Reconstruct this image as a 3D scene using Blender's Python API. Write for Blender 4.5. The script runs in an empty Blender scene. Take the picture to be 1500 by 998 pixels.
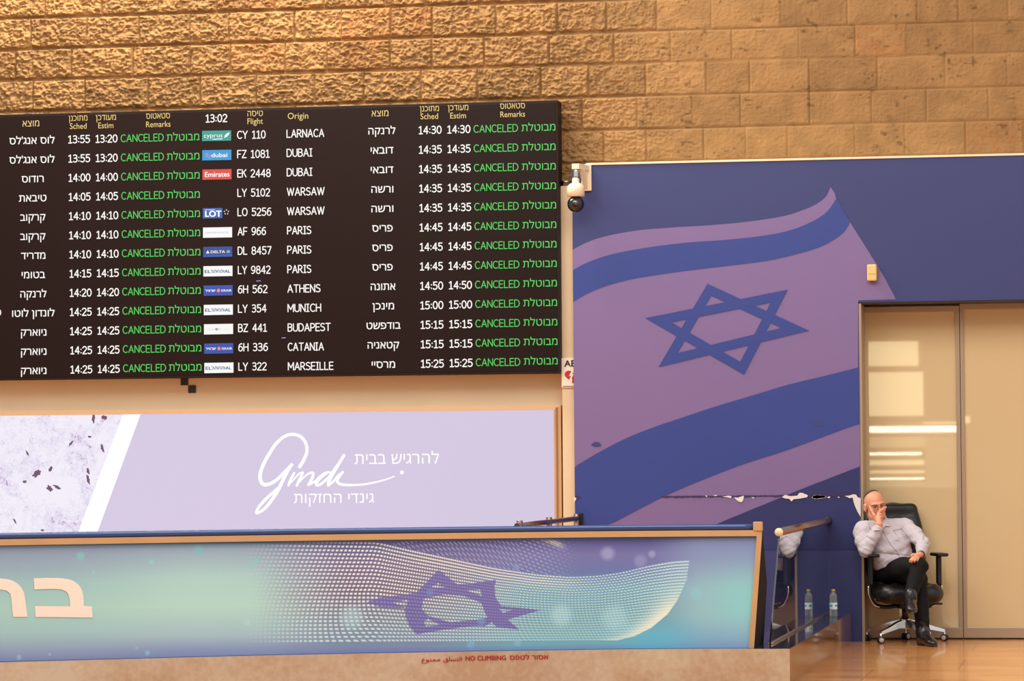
import bpy, bmesh, math, random
import numpy as np
from mathutils import Vector, Matrix
from mathutils.geometry import tessellate_polygon

random.seed(7)
rng = np.random.default_rng(11)
SC = bpy.context.scene
COL = SC.collection

# ------------------------------------------------------------------ camera
F = 5125.66                       # focal length in pixels of the 1500 x 998 frame
YAW, PITCH, ROLL = 0.173154, 0.03311, 0.008299
def cam_axes():
    f = np.array([-math.sin(YAW)*math.cos(PITCH), math.cos(YAW)*math.cos(PITCH), math.sin(PITCH)])
    r0 = np.array([math.cos(YAW), math.sin(YAW), 0.0]); d0 = np.cross(f, r0)
    r = math.cos(ROLL)*r0 + math.sin(ROLL)*d0
    d = -math.sin(ROLL)*r0 + math.cos(ROLL)*d0
    return np.stack([r, d, f])
CM = cam_axes()
CP = np.array([0.0, 0.0, 1.55])
cd = bpy.data.cameras.new('camera'); cam = bpy.data.objects.new('camera', cd); COL.objects.link(cam)
cd.sensor_width = 36.0; cd.lens = F/1500*36.0; cd.clip_start = 0.5; cd.clip_end = 300
mw = Matrix.Identity(4)
for i in range(3):
    mw[i][0] = CM[0][i]; mw[i][1] = -CM[1][i]; mw[i][2] = -CM[2][i]; mw[i][3] = CP[i]
cam.matrix_world = mw
SC.camera = cam

def ray(x, y): return CM.T @ np.array([(x-750)/F, (y-499)/F, 1.0])
def aty(x, y, Y):                 # where the sight line through a photo pixel meets the plane y = Y
    r = ray(x, y); return CP + r*(Y-CP[1])/r[1]
def atz(x, y, z):
    r = ray(x, y); return CP + r*(z-CP[2])/r[2]
def atx(x, y, X):
    r = ray(x, y); return CP + r*(X-CP[0])/r[0]
def proj(P):
    c = CM @ (np.asarray(P, float)-CP); return c[0]/c[2]*F+750, c[1]/c[2]*F+499

# ------------------------------------------------------------------ light
SC.view_settings.view_transform = 'Standard'
SC.view_settings.look = 'None'
SC.view_settings.exposure = 0.0
SC.view_settings.gamma = 1.0
SC.view_settings.use_curve_mapping = False
w = bpy.data.worlds.new('hall_air'); SC.world = w; w.use_nodes = True
w.node_tree.nodes['Background'].inputs[0].default_value = (0.97, 0.985, 1.0, 1)
w.node_tree.nodes['Background'].inputs[1].default_value = 0.80
def area(name, loc, target, sx, sy, power, col):
    l = bpy.data.lights.new(name, 'AREA'); l.shape = 'RECTANGLE'; l.size = sx; l.size_y = sy
    l.energy = power; l.color = col
    o = bpy.data.objects.new(name, l); COL.objects.link(o); o.location = loc
    o.rotation_euler = (Vector(target)-Vector(loc)).to_track_quat('-Z', 'Y').to_euler()
    return o
area('ceiling_lamp_hall', (-4.5, 20.0, 9.0), (-4.2, 27.5, 1.5), 12, 5, 900, (1.0, 0.98, 0.96))
area('ceiling_lamp_wash', (-8.2, 27.9, 7.9), (-7.9, 29.2, 4.4), 5.5, 0.5, 520, (1.0, 0.96, 0.82))

# ------------------------------------------------------------------ helpers
def lin(c):
    out = []
    for v in c[:3]:
        v = v/255.0
        out.append(v/12.92 if v <= 0.04045 else ((v+0.055)/1.055)**2.4)
    return tuple(out)
def mat(name, c, rough=0.5, metal=0.0, spec=0.5, emit=0.0, coat=0.0, noise=0.0, nscale=8.0, bump=0.0, trans=0.0, ior=1.5):
    m = bpy.data.materials.new(name); m.use_nodes = True
    nt = m.node_tree; b = nt.nodes['Principled BSDF']
    L = lin(c)
    b.inputs['Base Color'].default_value = (*L, 1)
    b.inputs['Roughness'].default_value = rough
    b.inputs['Metallic'].default_value = metal
    b.inputs['Specular IOR Level'].default_value = spec
    b.inputs['Coat Weight'].default_value = coat
    b.inputs['Coat Roughness'].default_value = 0.05
    b.inputs['IOR'].default_value = ior
    b.inputs['Transmission Weight'].default_value = trans
    if emit:
        b.inputs['Base Color'].default_value = (0.01, 0.01, 0.01, 1)
        b.inputs['Emission Color'].default_value = (*L, 1)
        b.inputs['Emission Strength'].default_value = emit
    if noise or bump:
        tc = nt.nodes.new('ShaderNodeTexCoord'); n = nt.nodes.new('ShaderNodeTexNoise')
        n.inputs['Scale'].default_value = nscale; n.inputs['Detail'].default_value = 6
        nt.links.new(tc.outputs['Object'], n.inputs['Vector'])
        if noise:
            r = nt.nodes.new('ShaderNodeMapRange')
            r.inputs['To Min'].default_value = 1-noise; r.inputs['To Max'].default_value = 1+noise
            nt.links.new(n.outputs['Fac'], r.inputs['Value'])
            mx = nt.nodes.new('ShaderNodeVectorMath'); mx.operation = 'SCALE'
            mx.inputs[0].default_value = L
            nt.links.new(r.outputs['Result'], mx.inputs['Scale'])
            nt.links.new(mx.outputs['Vector'], b.inputs['Base Color'])
        if bump:
            bp = nt.nodes.new('ShaderNodeBump'); bp.inputs['Strength'].default_value = bump
            bp.inputs['Distance'].default_value = 0.01
            nt.links.new(n.outputs['Fac'], bp.inputs['Height']); nt.links.new(bp.outputs['Normal'], b.inputs['Normal'])
    return m
def attr_mat(name, rough=0.5, spec=0.5, coat=0.0, bump=0.0, bscale=60, emit=False):
    m = bpy.data.materials.new(name); m.use_nodes = True; nt = m.node_tree; b = nt.nodes['Principled BSDF']
    a = nt.nodes.new('ShaderNodeAttribute'); a.attribute_name = 'print'
    nt.links.new(a.outputs['Color'], b.inputs['Base Color'])
    b.inputs['Roughness'].default_value = rough; b.inputs['Specular IOR Level'].default_value = spec
    b.inputs['Coat Weight'].default_value = coat
    if bump:
        tc = nt.nodes.new('ShaderNodeTexCoord'); n = nt.nodes.new('ShaderNodeTexNoise')
        n.inputs['Scale'].default_value = bscale; n.inputs['Detail'].default_value = 5
        nt.links.new(tc.outputs['Object'], n.inputs['Vector'])
        bp = nt.nodes.new('ShaderNodeBump'); bp.inputs['Strength'].default_value = bump; bp.inputs['Distance'].default_value = 0.006
        nt.links.new(n.outputs['Fac'], bp.inputs['Height']); nt.links.new(bp.outputs['Normal'], b.inputs['Normal'])
    return m

class MB:
    def __init__(s): s.v = []; s.f = []; s.m = []; s.sm = []
    def add(s, vs, fs, mi=0, smooth=False):
        o = len(s.v); s.v += [tuple(float(c) for c in p) for p in vs]
        for f in fs: s.f.append(tuple(i+o for i in f)); s.m.append(mi); s.sm.append(smooth)
        return s
    def bm(s, bm, mi=0, smooth=False):
        bm.verts.ensure_lookup_table(); bm.verts.index_update()
        s.add([v.co for v in bm.verts], [[v.index for v in f.verts] for f in bm.faces], mi, smooth); bm.free(); return s
    def box(s, a, b, bev=0.0, mi=0, seg=2):
        bm = bmesh.new(); bmesh.ops.create_cube(bm, size=1)
        a = Vector(a); b = Vector(b); c = (a+b)/2; d = b-a
        for v in bm.verts: v.co = Vector((v.co.x*d.x, v.co.y*d.y, v.co.z*d.z))+c
        if bev: bmesh.ops.bevel(bm, geom=bm.edges[:], offset=bev, segments=seg, profile=0.5, affect='EDGES')
        return s.bm(bm, mi, False)
    def tube(s, path, r, n=12, mi=0, caps=True, closed=False):
        path = [Vector(p) for p in path]; k = len(path)
        rs = r if isinstance(r, (list, tuple)) else [r]*k
        rings = []; up = None
        for i, p in enumerate(path):
            a = path[max(i-1, 0)] if not closed else path[i-1]
            b = path[min(i+1, k-1)] if not closed else path[(i+1) % k]
            t = (b-a).normalized()
            if up is None:
                up = Vector((0, 0, 1)) if abs(t.z) < 0.9 else Vector((1, 0, 0))
            x = t.cross(up)
            if x.length < 1e-5: x = t.cross(Vector((1, 0.3, 0)))
            x.normalize(); y = x.cross(t).normalized(); up = y
            rings.append([p+(x*math.cos(2*math.pi*j/n)+y*math.sin(2*math.pi*j/n))*rs[i] for j in range(n)])
        vs = [q for rg in rings for q in rg]; fs = []
        for i in range(k if closed else k-1):
            for j in range(n):
                i2 = (i+1) % k
                fs.append((i*n+j, i*n+(j+1) % n, i2*n+(j+1) % n, i2*n+j))
        s.add(vs, fs, mi, True)
        if caps and not closed:
            s.add(rings[0], [tuple(range(n))], mi); s.add(rings[-1], [tuple(reversed(range(n)))], mi)
        return s
    def lathe(s, prof, c=(0, 0, 0), n=24, mi=0, axis='z', smooth=True):
        vs = []; fs = []
        for r, h in prof:
            for j in range(n):
                a = 2*math.pi*j/n; p = (r*math.cos(a), r*math.sin(a), h)
                if axis == 'y': p = (p[0], p[2], p[1])
                if axis == 'x': p = (p[2], p[0], p[1])
                vs.append((p[0]+c[0], p[1]+c[1], p[2]+c[2]))
        for i in range(len(prof)-1):
            for j in range(n): fs.append((i*n+j, i*n+(j+1) % n, (i+1)*n+(j+1) % n, (i+1)*n+j))
        fs.append(tuple(range(n))); fs.append(tuple((len(prof)-1)*n+j for j in range(n)))
        return s.add(vs, fs, mi, smooth)
    def poly(s, pts, mi=0):           # flat (possibly concave) polygon
        pts = [Vector(p) for p in pts]
        for t in tessellate_polygon([pts]): s.add([pts[i] for i in t], [(0, 1, 2)], mi)
        return s
    def prism(s, pts, off, mi=0):     # polygon pushed along off
        off = Vector(off); pts = [Vector(p) for p in pts]; n = len(pts)
        tri = tessellate_polygon([pts])
        s.add(pts, tri, mi); s.add([p+off for p in pts], [t[::-1] for t in tri], mi)
        s.add(pts+[p+off for p in pts], [(i, (i+1) % n, n+(i+1) % n, n+i) for i in range(n)], mi); return s

def link(name, mesh, parent=None, loc=None):
    o = bpy.data.objects.new(name, mesh); COL.objects.link(o)
    if parent: o.parent = parent
    return o
def wloc(o):
    l = Vector(o.location)
    while o.parent: o = o.parent; l += Vector(o.location)
    return l
def obj(name, mb, mats, parent=None, local=False, fixn=True):
    me = bpy.data.meshes.new(name)
    off = Vector((0, 0, 0)) if (parent is None or local) else wloc(parent)
    me.from_pydata([(v[0]-off.x, v[1]-off.y, v[2]-off.z) for v in mb.v], [], mb.f)
    for m in (mats if isinstance(mats, (list, tuple)) else [mats]): me.materials.append(m)
    me.polygons.foreach_set('material_index', mb.m); me.polygons.foreach_set('use_smooth', mb.sm)
    me.update()
    if fixn:
        bm = bmesh.new(); bm.from_mesh(me); bmesh.ops.remove_doubles(bm, verts=bm.verts[:], dist=1e-5)
        bmesh.ops.recalc_face_normals(bm, faces=bm.faces[:]); bm.to_mesh(me); bm.free()
    return link(name, me, parent)
def grid_mesh(name, V, nu, nv, mats, colors=None, parent=None, smooth=True):
    V = np.asarray(V, np.float32).reshape(-1, 3)
    if parent: V = V - np.array(wloc(parent), np.float32)
    idx = np.arange(nu*nv).reshape(nv, nu)
    q = np.stack([idx[:-1, :-1], idx[:-1, 1:], idx[1:, 1:], idx[1:, :-1]], -1).reshape(-1, 4)
    return raw_mesh(name, V, q, mats, colors, parent, smooth)
def raw_mesh(name, V, q, mats, colors=None, parent=None, smooth=True):
    me = bpy.data.meshes.new(name); nq = len(q)
    me.vertices.add(len(V)); me.vertices.foreach_set('co', np.asarray(V, np.float32).ravel())
    me.loops.add(nq*4); me.loops.foreach_set('vertex_index', q.ravel().astype(np.int32))
    me.polygons.add(nq); me.polygons.foreach_set('loop_start', np.arange(0, nq*4, 4, dtype=np.int32))
    me.polygons.foreach_set('use_smooth', np.full(nq, smooth))
    me.update(calc_edges=True)
    if colors is not None:
        a = me.color_attributes.new('print', 'FLOAT_COLOR', 'POINT')
        c = np.ones((len(V), 4), np.float32); c[:, :3] = colors
        a.data.foreach_set('color', c.ravel())
    for m in (mats if isinstance(mats, (list, tuple)) else [mats]): me.materials.append(m)
    me.validate()
    return link(name, me, parent)
def nlin(c):
    c = np.asarray(c, float)/255.0
    return np.where(c <= 0.04045, c/12.92, ((np.maximum(c, 0)+0.055)/1.055)**2.4)
def tag(o, label, cat, group=None):
    o['label'] = label; o['category'] = cat
    if group: o['group'] = group
    return o
def thing(name, label, cat, loc=(0, 0, 0), rz=0.0, group=None):
    o = bpy.data.objects.new(name, None); COL.objects.link(o); o.location = loc; o.rotation_euler = (0, 0, rz)
    o.empty_display_size = 0.1
    return tag(o, label, cat, group)
def struct(o): o['kind'] = 'structure'; return o

# lettering: glyph outlines -> flat meshes, cached; right-to-left strings are stored in reading order and flipped
_txt = {}
def glyphs(s, rtl=False, bold=0.0):
    key = (s, rtl)
    if key in _txt: return _txt[key]
    c = bpy.data.curves.new('lettering', 'FONT'); c.body = s[::-1] if rtl else s
    c.resolution_u = 3; c.fill_mode = 'NONE'
    o = bpy.data.objects.new('lettering', c); COL.objects.link(o)
    me = o.to_mesh()
    vs = np.array([(v.co.x, v.co.y) for v in me.vertices]).reshape(-1, 2)
    loops = []; start = 0              # outlines come as consecutive closed runs of edges
    for e in me.edges:
        a, b = e.vertices
        if b < a: loops.append(list(range(b, a+1)))
    o.to_mesh_clear(); bpy.data.objects.remove(o); bpy.data.curves.remove(c)
    def area_(l): q = vs[l]; return 0.5*np.sum(q[:, 0]*np.roll(q[:, 1], -1)-np.roll(q[:, 0], -1)*q[:, 1])
    def within(pt, l):
        q = vs[l]; ins = False
        for u in range(len(q)):
            (x1, y1), (x2, y2) = q[u], q[u-1]
            if (y1 > pt[1]) != (y2 > pt[1]) and pt[0] < (x2-x1)*(pt[1]-y1)/(y2-y1)+x1: ins = not ins
        return ins
    ar = [area_(l) for l in loops]; hole = {}
    for u, l in enumerate(loops):
        for v, l2 in enumerate(loops):
            if u != v and ar[u]*ar[v] < 0 and abs(ar[v]) > abs(ar[u]) and within(vs[l[0]], l2): hole[u] = v
    fs = []
    for v, l in enumerate(loops):
        if v in hole: continue
        grp = [l]+[loops[u] for u in hole if hole[u] == v]; flat = [q for g_ in grp for q in g_]
        for t in tessellate_polygon([[Vector((*vs[q], 0)) for q in g_] for g_ in grp]): fs.append(tuple(flat[q] for q in t))
    _txt[key] = (vs, fs); return _txt[key]
def text_on(mb, s, O, e1, e2, width, cap, rtl=False, mi=0, bold=0.012, center=False):
    """O = left end of the baseline; e1 along, e2 up; glyphs stretched to width; cap = letter height"""
    vs, fs = glyphs(s, rtl, bold)
    if len(vs) == 0: return
    x0, x1 = vs[:, 0].min(), vs[:, 0].max(); body = 0.592 if rtl else 0.687
    O = np.asarray(O, float); e1 = np.asarray(e1, float); e2 = np.asarray(e2, float)
    P = O + np.outer((vs[:, 0]-x0)/(x1-x0)*width, e1) + np.outer(vs[:, 1]/body*cap, e2)
    mb.add(P, fs, mi)
    if bold > 0.008:                  # heavier weight: the same outline again, a hair to the side
        mb.add(P + np.cross(e1, e2)*0.0004 + e1*bold*2.4*cap, fs, mi); mb.add(P + np.cross(e1, e2)*0.0008 + e2*bold*1.6*cap, fs, mi)
def px_text(mb, s, x0, x1, yc, cap, Y, rtl=False, mi=0, bold=0.012):
    A = aty(x0, yc, Y); B = aty(x1, yc, Y); m = np.linalg.norm(aty(x0, yc+1, Y)-A)
    mid = aty((x0+x1)/2, yc+cap/2, Y)
    text_on(mb, s, (A[0], Y, mid[2]), (1, 0, 0), (0, 0, 1), B[0]-A[0], cap*m, rtl, mi, bold)
def catmull(pts, n=8):
    P = [np.array(p, float) for p in pts]; P = [2*P[0]-P[1]]+P+[2*P[-1]-P[-2]]; out = []
    for i in range(1, len(P)-2):
        for t in np.linspace(0, 1, n, endpoint=False):
            a, b, c, d = P[i-1:i+3]
            out.append(0.5*(2*b+(c-a)*t+(2*a-5*b+4*c-d)*t*t+(3*b-a-3*c+d)*t**3))
    out.append(P[-2]); return out
def ribbon(mb, pts3w, ex, ez, mi=0, nc=12):  # pen stroke: list of (point3, width) in a plane spanned by ex, ez
    P = [np.array(p) for p, _ in pts3w]; W = [q for _, q in pts3w]; n = len(P); vs = []; fs = []
    for i in range(n):
        t = P[min(i+1, n-1)]-P[max(i-1, 0)]; a, b = t @ ex, t @ ez; l = math.hypot(a, b) or 1
        nrm = (-b/l)*ex+(a/l)*ez
        vs += [P[i]+nrm*W[i]/2, P[i]-nrm*W[i]/2]
        if i: fs.append((2*i-2, 2*i-1, 2*i+1, 2*i))
    mb.add(vs, fs, mi)
    for k in (0, n-1):                # round pen ends
        mb.add([P[k]+W[k]/2*(math.cos(a)*ex+math.sin(a)*ez) for a in np.linspace(0, 2*math.pi, nc, endpoint=False)], [tuple(range(nc))], mi)
def arc(cx, cy, rx, ry, a0, a1, n=10):
    return [(cx+rx*math.cos(math.radians(a)), cy+ry*math.sin(math.radians(a))) for a in np.linspace(a0, a1, n)]
def L_(*p): return [[p[i], p[i+1]] for i in range(len(p)-1)]
GL = {                                # screen capitals and digits: single-weight strokes in a box one unit high
 'A': (.66, L_((0, 0), (.33, 1), (.66, 0))+L_((.12, .34), (.54, .34))), 'B': (.56, L_((0, 0), (0, 1), (.28, 1))+[arc(.28, .77, .24, .23, 90, -90)]+L_((0, .54), (.28, .54))+[arc(.28, .27, .28, .27, 90, -90)]+L_((.28, 0), (0, 0))),
 'C': (.6, [arc(.36, .5, .36, .5, 50, 310, 18)]), 'D': (.64, L_((0, 0), (0, 1), (.24, 1))+[arc(.24, .5, .40, .5, 90, -90, 14)]+L_((.24, 0), (0, 0))),
 'E': (.5, L_((.5, 1), (0, 1), (0, 0), (.5, 0))+L_((0, .52), (.46, .52))), 'F': (.5, L_((.5, 1), (0, 1), (0, 0))+L_((0, .5), (.44, .5))), 'H': (.6, L_((0, 0), (0, 1))+L_((.6, 0), (.6, 1))+L_((0, .52), (.6, .52))),
 'I': (.32, L_((0, 1), (.32, 1))+L_((.16, 1), (.16, 0))+L_((0, 0), (.32, 0))), 'K': (.58, L_((0, 0), (0, 1))+L_((.56, 1), (.02, .48))+L_((.2, .62), (.58, 0))), 'L': (.48, L_((0, 1), (0, 0), (.48, 0))),
 'M': (.74, L_((0, 0), (0, 1), (.37, .3), (.74, 1), (.74, 0))), 'N': (.6, L_((0, 0), (0, 1), (.6, 0), (.6, 1))), 'O': (.7, [arc(.35, .5, .35, .5, 0, 360, 24)]), 'P': (.54, L_((0, 0), (0, 1), (.26, 1))+[arc(.26, .72, .28, .28, 90, -90)]+L_((.26, .44), (0, .44))),
 'R': (.58, L_((0, 0), (0, 1), (.26, 1))+[arc(.26, .74, .26, .26, 90, -90)]+L_((.26, .48), (0, .48))+L_((.24, .48), (.58, 0))), 'S': (.54, [catmull([(.5, .9), (.28, 1), (.03, .88), (.06, .64), (.28, .53), (.5, .40), (.52, .14), (.26, 0), (0, .1)], 4)]),
 'T': (.62, L_((0, 1), (.62, 1))+L_((.31, 1), (.31, 0))), 'U': (.6, L_((0, 1), (0, .3))+[arc(.3, .3, .3, .3, 180, 360)]+L_((.6, .3), (.6, 1))), 'W': (.96, L_((0, 1), (.24, 0), (.48, .96), (.72, 0), (.96, 1))), 'Y': (.62, L_((0, 1), (.31, .46), (.62, 1))+L_((.31, .46), (.31, 0))),
 'Z': (.58, L_((0, 1), (.58, 1), (0, 0), (.58, 0))), '0': (.54, [arc(.27, .5, .27, .5, 0, 360, 22)]), '1': (.44, L_((.02, .84), (.24, 1), (.24, 0))+L_((.02, 0), (.46, 0))), '2': (.52, [arc(.25, .73, .26, .27, 160, -25, 12)+[(.0, .02)]]+L_((0, 0), (.52, 0))),
 '3': (.52, [arc(.23, .77, .25, .23, 140, -90, 12), arc(.23, .27, .28, .27, 90, -140, 14)]+L_((.12, .54), (.23, .54))), '4': (.56, L_((.42, 0), (.42, 1), (0, .3), (.57, .3))), '5': (.52, L_((.48, 1), (.06, 1), (.06, .56))+[[(.06, .56)]+arc(.22, .32, .29, .32, 80, -140, 14)]),
 '6': (.54, [arc(.27, .31, .26, .31, 0, 360, 20), catmull([(.48, .96), (.3, .98), (.08, .76), (.01, .36)], 5)]), '7': (.52, L_((0, 1), (.52, 1), (.14, 0))), '8': (.54, [arc(.27, .76, .23, .24, 0, 360, 18), arc(.27, .26, .27, .27, 0, 360, 20)]),
 '9': (.54, [arc(.27, .69, .26, .31, 0, 360, 20), catmull([(.06, .04), (.24, .02), (.46, .24), (.53, .64)], 5)]), ':': (.1, [[(.05, .12), (.05, .17)], [(.05, .60), (.05, .65)]]), ' ': (.3, [])}
def stroke_text(mb, s, x0, x1, yc, cap, Y, mi=0, wt=.14):
    A = aty(x0, yc, Y); B = aty(x1, yc, Y); m = np.linalg.norm(aty(x0, yc+1, Y)-A); cap = cap*m*.9
    z0 = aty((x0+x1)/2, yc, Y)[2]-cap/2
    gap = .2; tot = sum(GL[c][0] for c in s)+gap*(len(s)-1); k = (B[0]-A[0]-wt*cap)/tot; x = A[0]+wt*cap/2
    for c in s:
        for pl in GL[c][1]:
            P = [np.array([x+q[0]*k, Y-.00002*(mi+1), z0+q[1]*cap]) for q in pl]
            ribbon(mb, [(q, wt*cap) for q in P], np.array([1.0, 0, 0]), np.array([0, 0, 1.0]), mi, 8)
        x += (GL[c][0]+gap)*k
EX = np.array([1.0, 0, 0]); EZ = np.array([0, 0, 1.0])

# ------------------------------------------------------------------ materials
M = {}
M['cream'] = mat('cream_paint', (226, 196, 156), 0.55, noise=0.05, nscale=3)
M['cream2'] = mat('cream_plastic', (236, 214, 180), 0.4)
M['trim'] = mat('frame_profile', (205, 170, 125), 0.4)
M['steel'] = mat('brushed_steel', (200, 190, 178), 0.25, metal=1.0)
M['chrome'] = mat('chrome', (225, 222, 218), 0.12, metal=1.0)
M['bronze'] = mat('satin_tube', (150, 120, 110), 0.3, metal=1.0)
M['alu'] = mat('door_aluminium', (176, 152, 126), 0.4, metal=0.35)
M['black'] = mat('black_plastic', (16, 15, 15), 0.45)
M['leather'] = mat('black_leather', (15, 10, 8), 0.34, noise=0.1, nscale=60, bump=0.25)
M['dark'] = mat('dark_case', (40, 30, 28), 0.5)

# ------------------------------------------------------------------ floor
YW = 28.95                         # face of the printed wall
def floor_mat():
    m = mat('polished_stone_floor', (190, 116, 62), 0.2, spec=0.5, coat=0.3); nt = m.node_tree; b = nt.nodes['Principled BSDF']
    tc = nt.nodes.new('ShaderNodeTexCoord'); mp = nt.nodes.new('ShaderNodeMapping'); mp.inputs['Scale'].default_value = (0.9, 2.5, 1)
    n = nt.nodes.new('ShaderNodeTexNoise'); n.inputs['Scale'].default_value = 1.6; n.inputs['Detail'].default_value = 8
    cr = nt.nodes.new('ShaderNodeValToRGB')
    cr.color_ramp.elements[0].position = 0.3; cr.color_ramp.elements[0].color = (*lin((216, 130, 68)), 1)
    cr.color_ramp.elements[1].position = 0.75; cr.color_ramp.elements[1].color = (*lin((250, 182, 106)), 1)
    nt.links.new(tc.outputs['Object'], mp.inputs['Vector']); nt.links.new(mp.outputs['Vector'], n.inputs['Vector'])
    nt.links.new(n.outputs['Fac'], cr.inputs['Fac'])
    br = nt.nodes.new('ShaderNodeTexBrick'); br.inputs['Scale'].default_value = 1.0
    br.inputs['Brick Width'].default_value = 1.2; br.inputs['Row Height'].default_value = 1.2; br.inputs['Mortar Size'].default_value = 0.004
    br.inputs['Color1'].default_value = (1, 1, 1, 1); br.inputs['Color2'].default_value = (0.92, 0.92, 0.92, 1); br.inputs['Mortar'].default_value = (0.45, 0.4, 0.38, 1)
    nt.links.new(tc.outputs['Object'], br.inputs['Vector'])
    mx = nt.nodes.new('ShaderNodeMix'); mx.data_type = 'RGBA'; mx.blend_type = 'MULTIPLY'; mx.inputs[0].default_value = 1
    nt.links.new(cr.outputs['Color'], mx.inputs[6]); nt.links.new(br.outputs['Color'], mx.inputs[7])
    nt.links.new(mx.outputs[2], b.inputs['Base Color'])
    return m
struct(obj('floor', MB().box((-16, -14, -0.2), (8, 29.9, 0)), floor_mat()))

# ------------------------------------------------------------------ stone wall (rock-faced courses above, real relief)
def vnoise(X, Z, cell, seed):
    r = np.random.default_rng(seed); T = r.random((256, 256))
    x = X/cell; z = Z/cell; xi = np.floor(x).astype(int); zi = np.floor(z).astype(int)
    fx = x-xi; fz = z-zi; fx = fx*fx*(3-2*fx); fz = fz*fz*(3-2*fz)
    g = lambda i, j: T[i % 256, j % 256]
    return (g(xi, zi)*(1-fx)+g(xi+1, zi)*fx)*(1-fz)+(g(xi, zi+1)*(1-fx)+g(xi+1, zi+1)*fx)*fz
def smooth(a, b, x):
    t = np.clip((x-a)/(b-a), 0, 1); return t*t*(3-2*t)
def stone_wall():
    x0, x1, z0, z1 = -11.4, 1.2, 3.78, 5.75; st = 0.0068
    nx = int((x1-x0)/st); nz = int((z1-z0)/st)
    X, Z = np.meshgrid(np.linspace(x0, x1, nx), np.linspace(z0, z1, nz))
    lines = [3.74, 4.02, 4.30, 4.58, 4.857, 5.128, 5.40, 5.68, 5.96]
    row = np.searchsorted(lines, Z)-1
    zl = np.array(lines)[row]; zh = np.array(lines)[row+1]
    el = np.zeros_like(X); eh = np.zeros_like(X); bid = np.zeros(X.shape, int)
    r = random.Random(5)
    for k in range(len(lines)-1):
        e = [x0-0.6-r.random()*0.4]
        while e[-1] < x1+0.5: e.append(e[-1]+r.choice([0.36, 0.42, 0.47, 0.52, 0.56, 0.5])+r.uniform(-.02, .02))
        e = np.array(e); m = row == k; j = np.clip(np.searchsorted(e, X[m])-1, 0, len(e)-2)
        el[m] = e[j]; eh[m] = e[j+1]; bid[m] = j+100*k
    rb = np.random.default_rng(3).random(2000)
    d = np.minimum(np.minimum(X-el, eh-X)*1.9, np.minimum((Z-zl)*1.0, (zh-Z)*1.25))     # distance to the joint
    wob = vnoise(X, Z, 0.05, 5)*0.012
    face = smooth(0.002, 0.017, d-wob*.9)
    # jagged rock face: folded noise at several sizes, stretched sideways
    n = np.zeros_like(X)
    wx = X+0.03*(vnoise(X, Z, .06, 21)-.5); wz = Z+0.03*(vnoise(X, Z, .06, 22)-.5)
    for c, a, sd in ((0.06, .25, 1), (0.034, .5, 2), (0.021, .6, 3), (0.012, .4, 4)):
        n += a*np.abs(2*vnoise(wx*0.72+bid*3.1, wz, c, sd)-1)
    n = n/1.75
    amp = 0.050*(1-smooth(-5.0, -3.4, X))+0.009
    H = amp*(0.12+n*1.25)*face
    joint = smooth(0.0005, 0.004, d)
    H -= 0.006*(1-joint)
    Yc = 29.19-H+0.006*(rb[(bid*7) % 2000]-.5)
    base = np.array(nlin((152, 113, 70)))
    tone = 0.86+0.26*rb[bid % 2000]
    mott = 0.86+0.28*vnoise(X, Z, 0.11, 8)
    pit = 1-0.45*smooth(0.72, 0.9, vnoise(X*0.6, Z, 0.02, 9))*smooth(0.4, .75, vnoise(X, Z, .15, 12))*smooth(-5.6, -3.8, X)
    red = (rb[(bid*13) % 2000] > 0.86)*0.5*vnoise(X, Z, .06, 31)
    C = base[None, None]*(tone*mott*pit*(0.88+0.12*joint))[..., None]
    C[..., 1] *= 1-0.28*red; C[..., 2] *= 1-0.4*red
    o = grid_mesh('wall_back', np.stack([X, Yc, Z], -1), nx, nz, attr_mat('rock_faced_stone', 0.8, 0.2, bump=0.35, bscale=90), C.reshape(-1, 3))
    return struct(o)
wb = stone_wall()
struct(obj('wall_upper', MB().box((-11.4, 29.21, 3.78), (1.2, 29.75, 6.3)), M['cream']))
# painted lower wall behind the board and the light box
struct(obj('wall_left', MB().box((-11.4, 29.17, 0), (-4.30, 29.75, 3.78), 0.004), M['cream']))

zp = aty(829, 272.5, 29.02)[2]
struct(obj('trim_4', MB().box((-4.652, 29.02, 0), (-4.30, 29.19, zp), .006), M['cream']))
# ------------------------------------------------------------------ printed wall with doorway
DX, DZ = -2.155, 2.80              # left jamb, head of the doorway
XL = -4.541
M['blue'] = mat('print_blue', (48, 53, 104), 0.55, noise=0.05, nscale=1.5)
M['blue2'] = mat('print_stripe_blue', (44, 60, 130), 0.5, noise=0.06, nscale=1.5)
M['lilac'] = mat('print_lilac', (121, 97, 142), 0.5, noise=0.04, nscale=2)
M['torn'] = mat('torn_paper', (226, 214, 205), 0.7)
M['tear'] = mat('dark_tear', (56, 42, 82), 0.8)
wr = MB()
wr.box((XL, YW, 0), (DX, 29.30, 3.985))
wr = struct(obj('wall_right', wr, M['blue'])); struct(obj('wall_above_door', MB().box((DX, YW, DZ), (1.6, 29.30, 3.985)), M['blue']))
struct(obj('trim_1', MB().box((-4.42, YW-0.012, 3.985), (1.6, 29.20, 4.003), 0.003), M['cream2']))
YP = YW-0.002
def z5(pts): return [(820+x/1.8485, 220+y/1.8485) for x, y in pts]
def onm(pts, Y=YP): return [aty(x, y, Y) for x, y in pts]
def clipx(pts): return [(max(p[0], XL+0.001) if p[0] < XL+0.03 else p[0], p[1], p[2]) for p in pts]
fm = MB()
flag = z5(catmull([(33, 270), (100, 240), (200, 219), (300, 210), (400, 204), (500, 195), (600, 180), (660, 162), (700, 143), (722, 124), (733, 100)], 5)
          + catmull([(733, 100), (745, 118), (750, 134), (786, 195), (830, 265), (870, 330), (895, 375), (910, 404)], 4) + [(808, 407), (808, 588), (813, 745), (813, 850), (813, 1080)]
          + [(30, 1080)])
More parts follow.
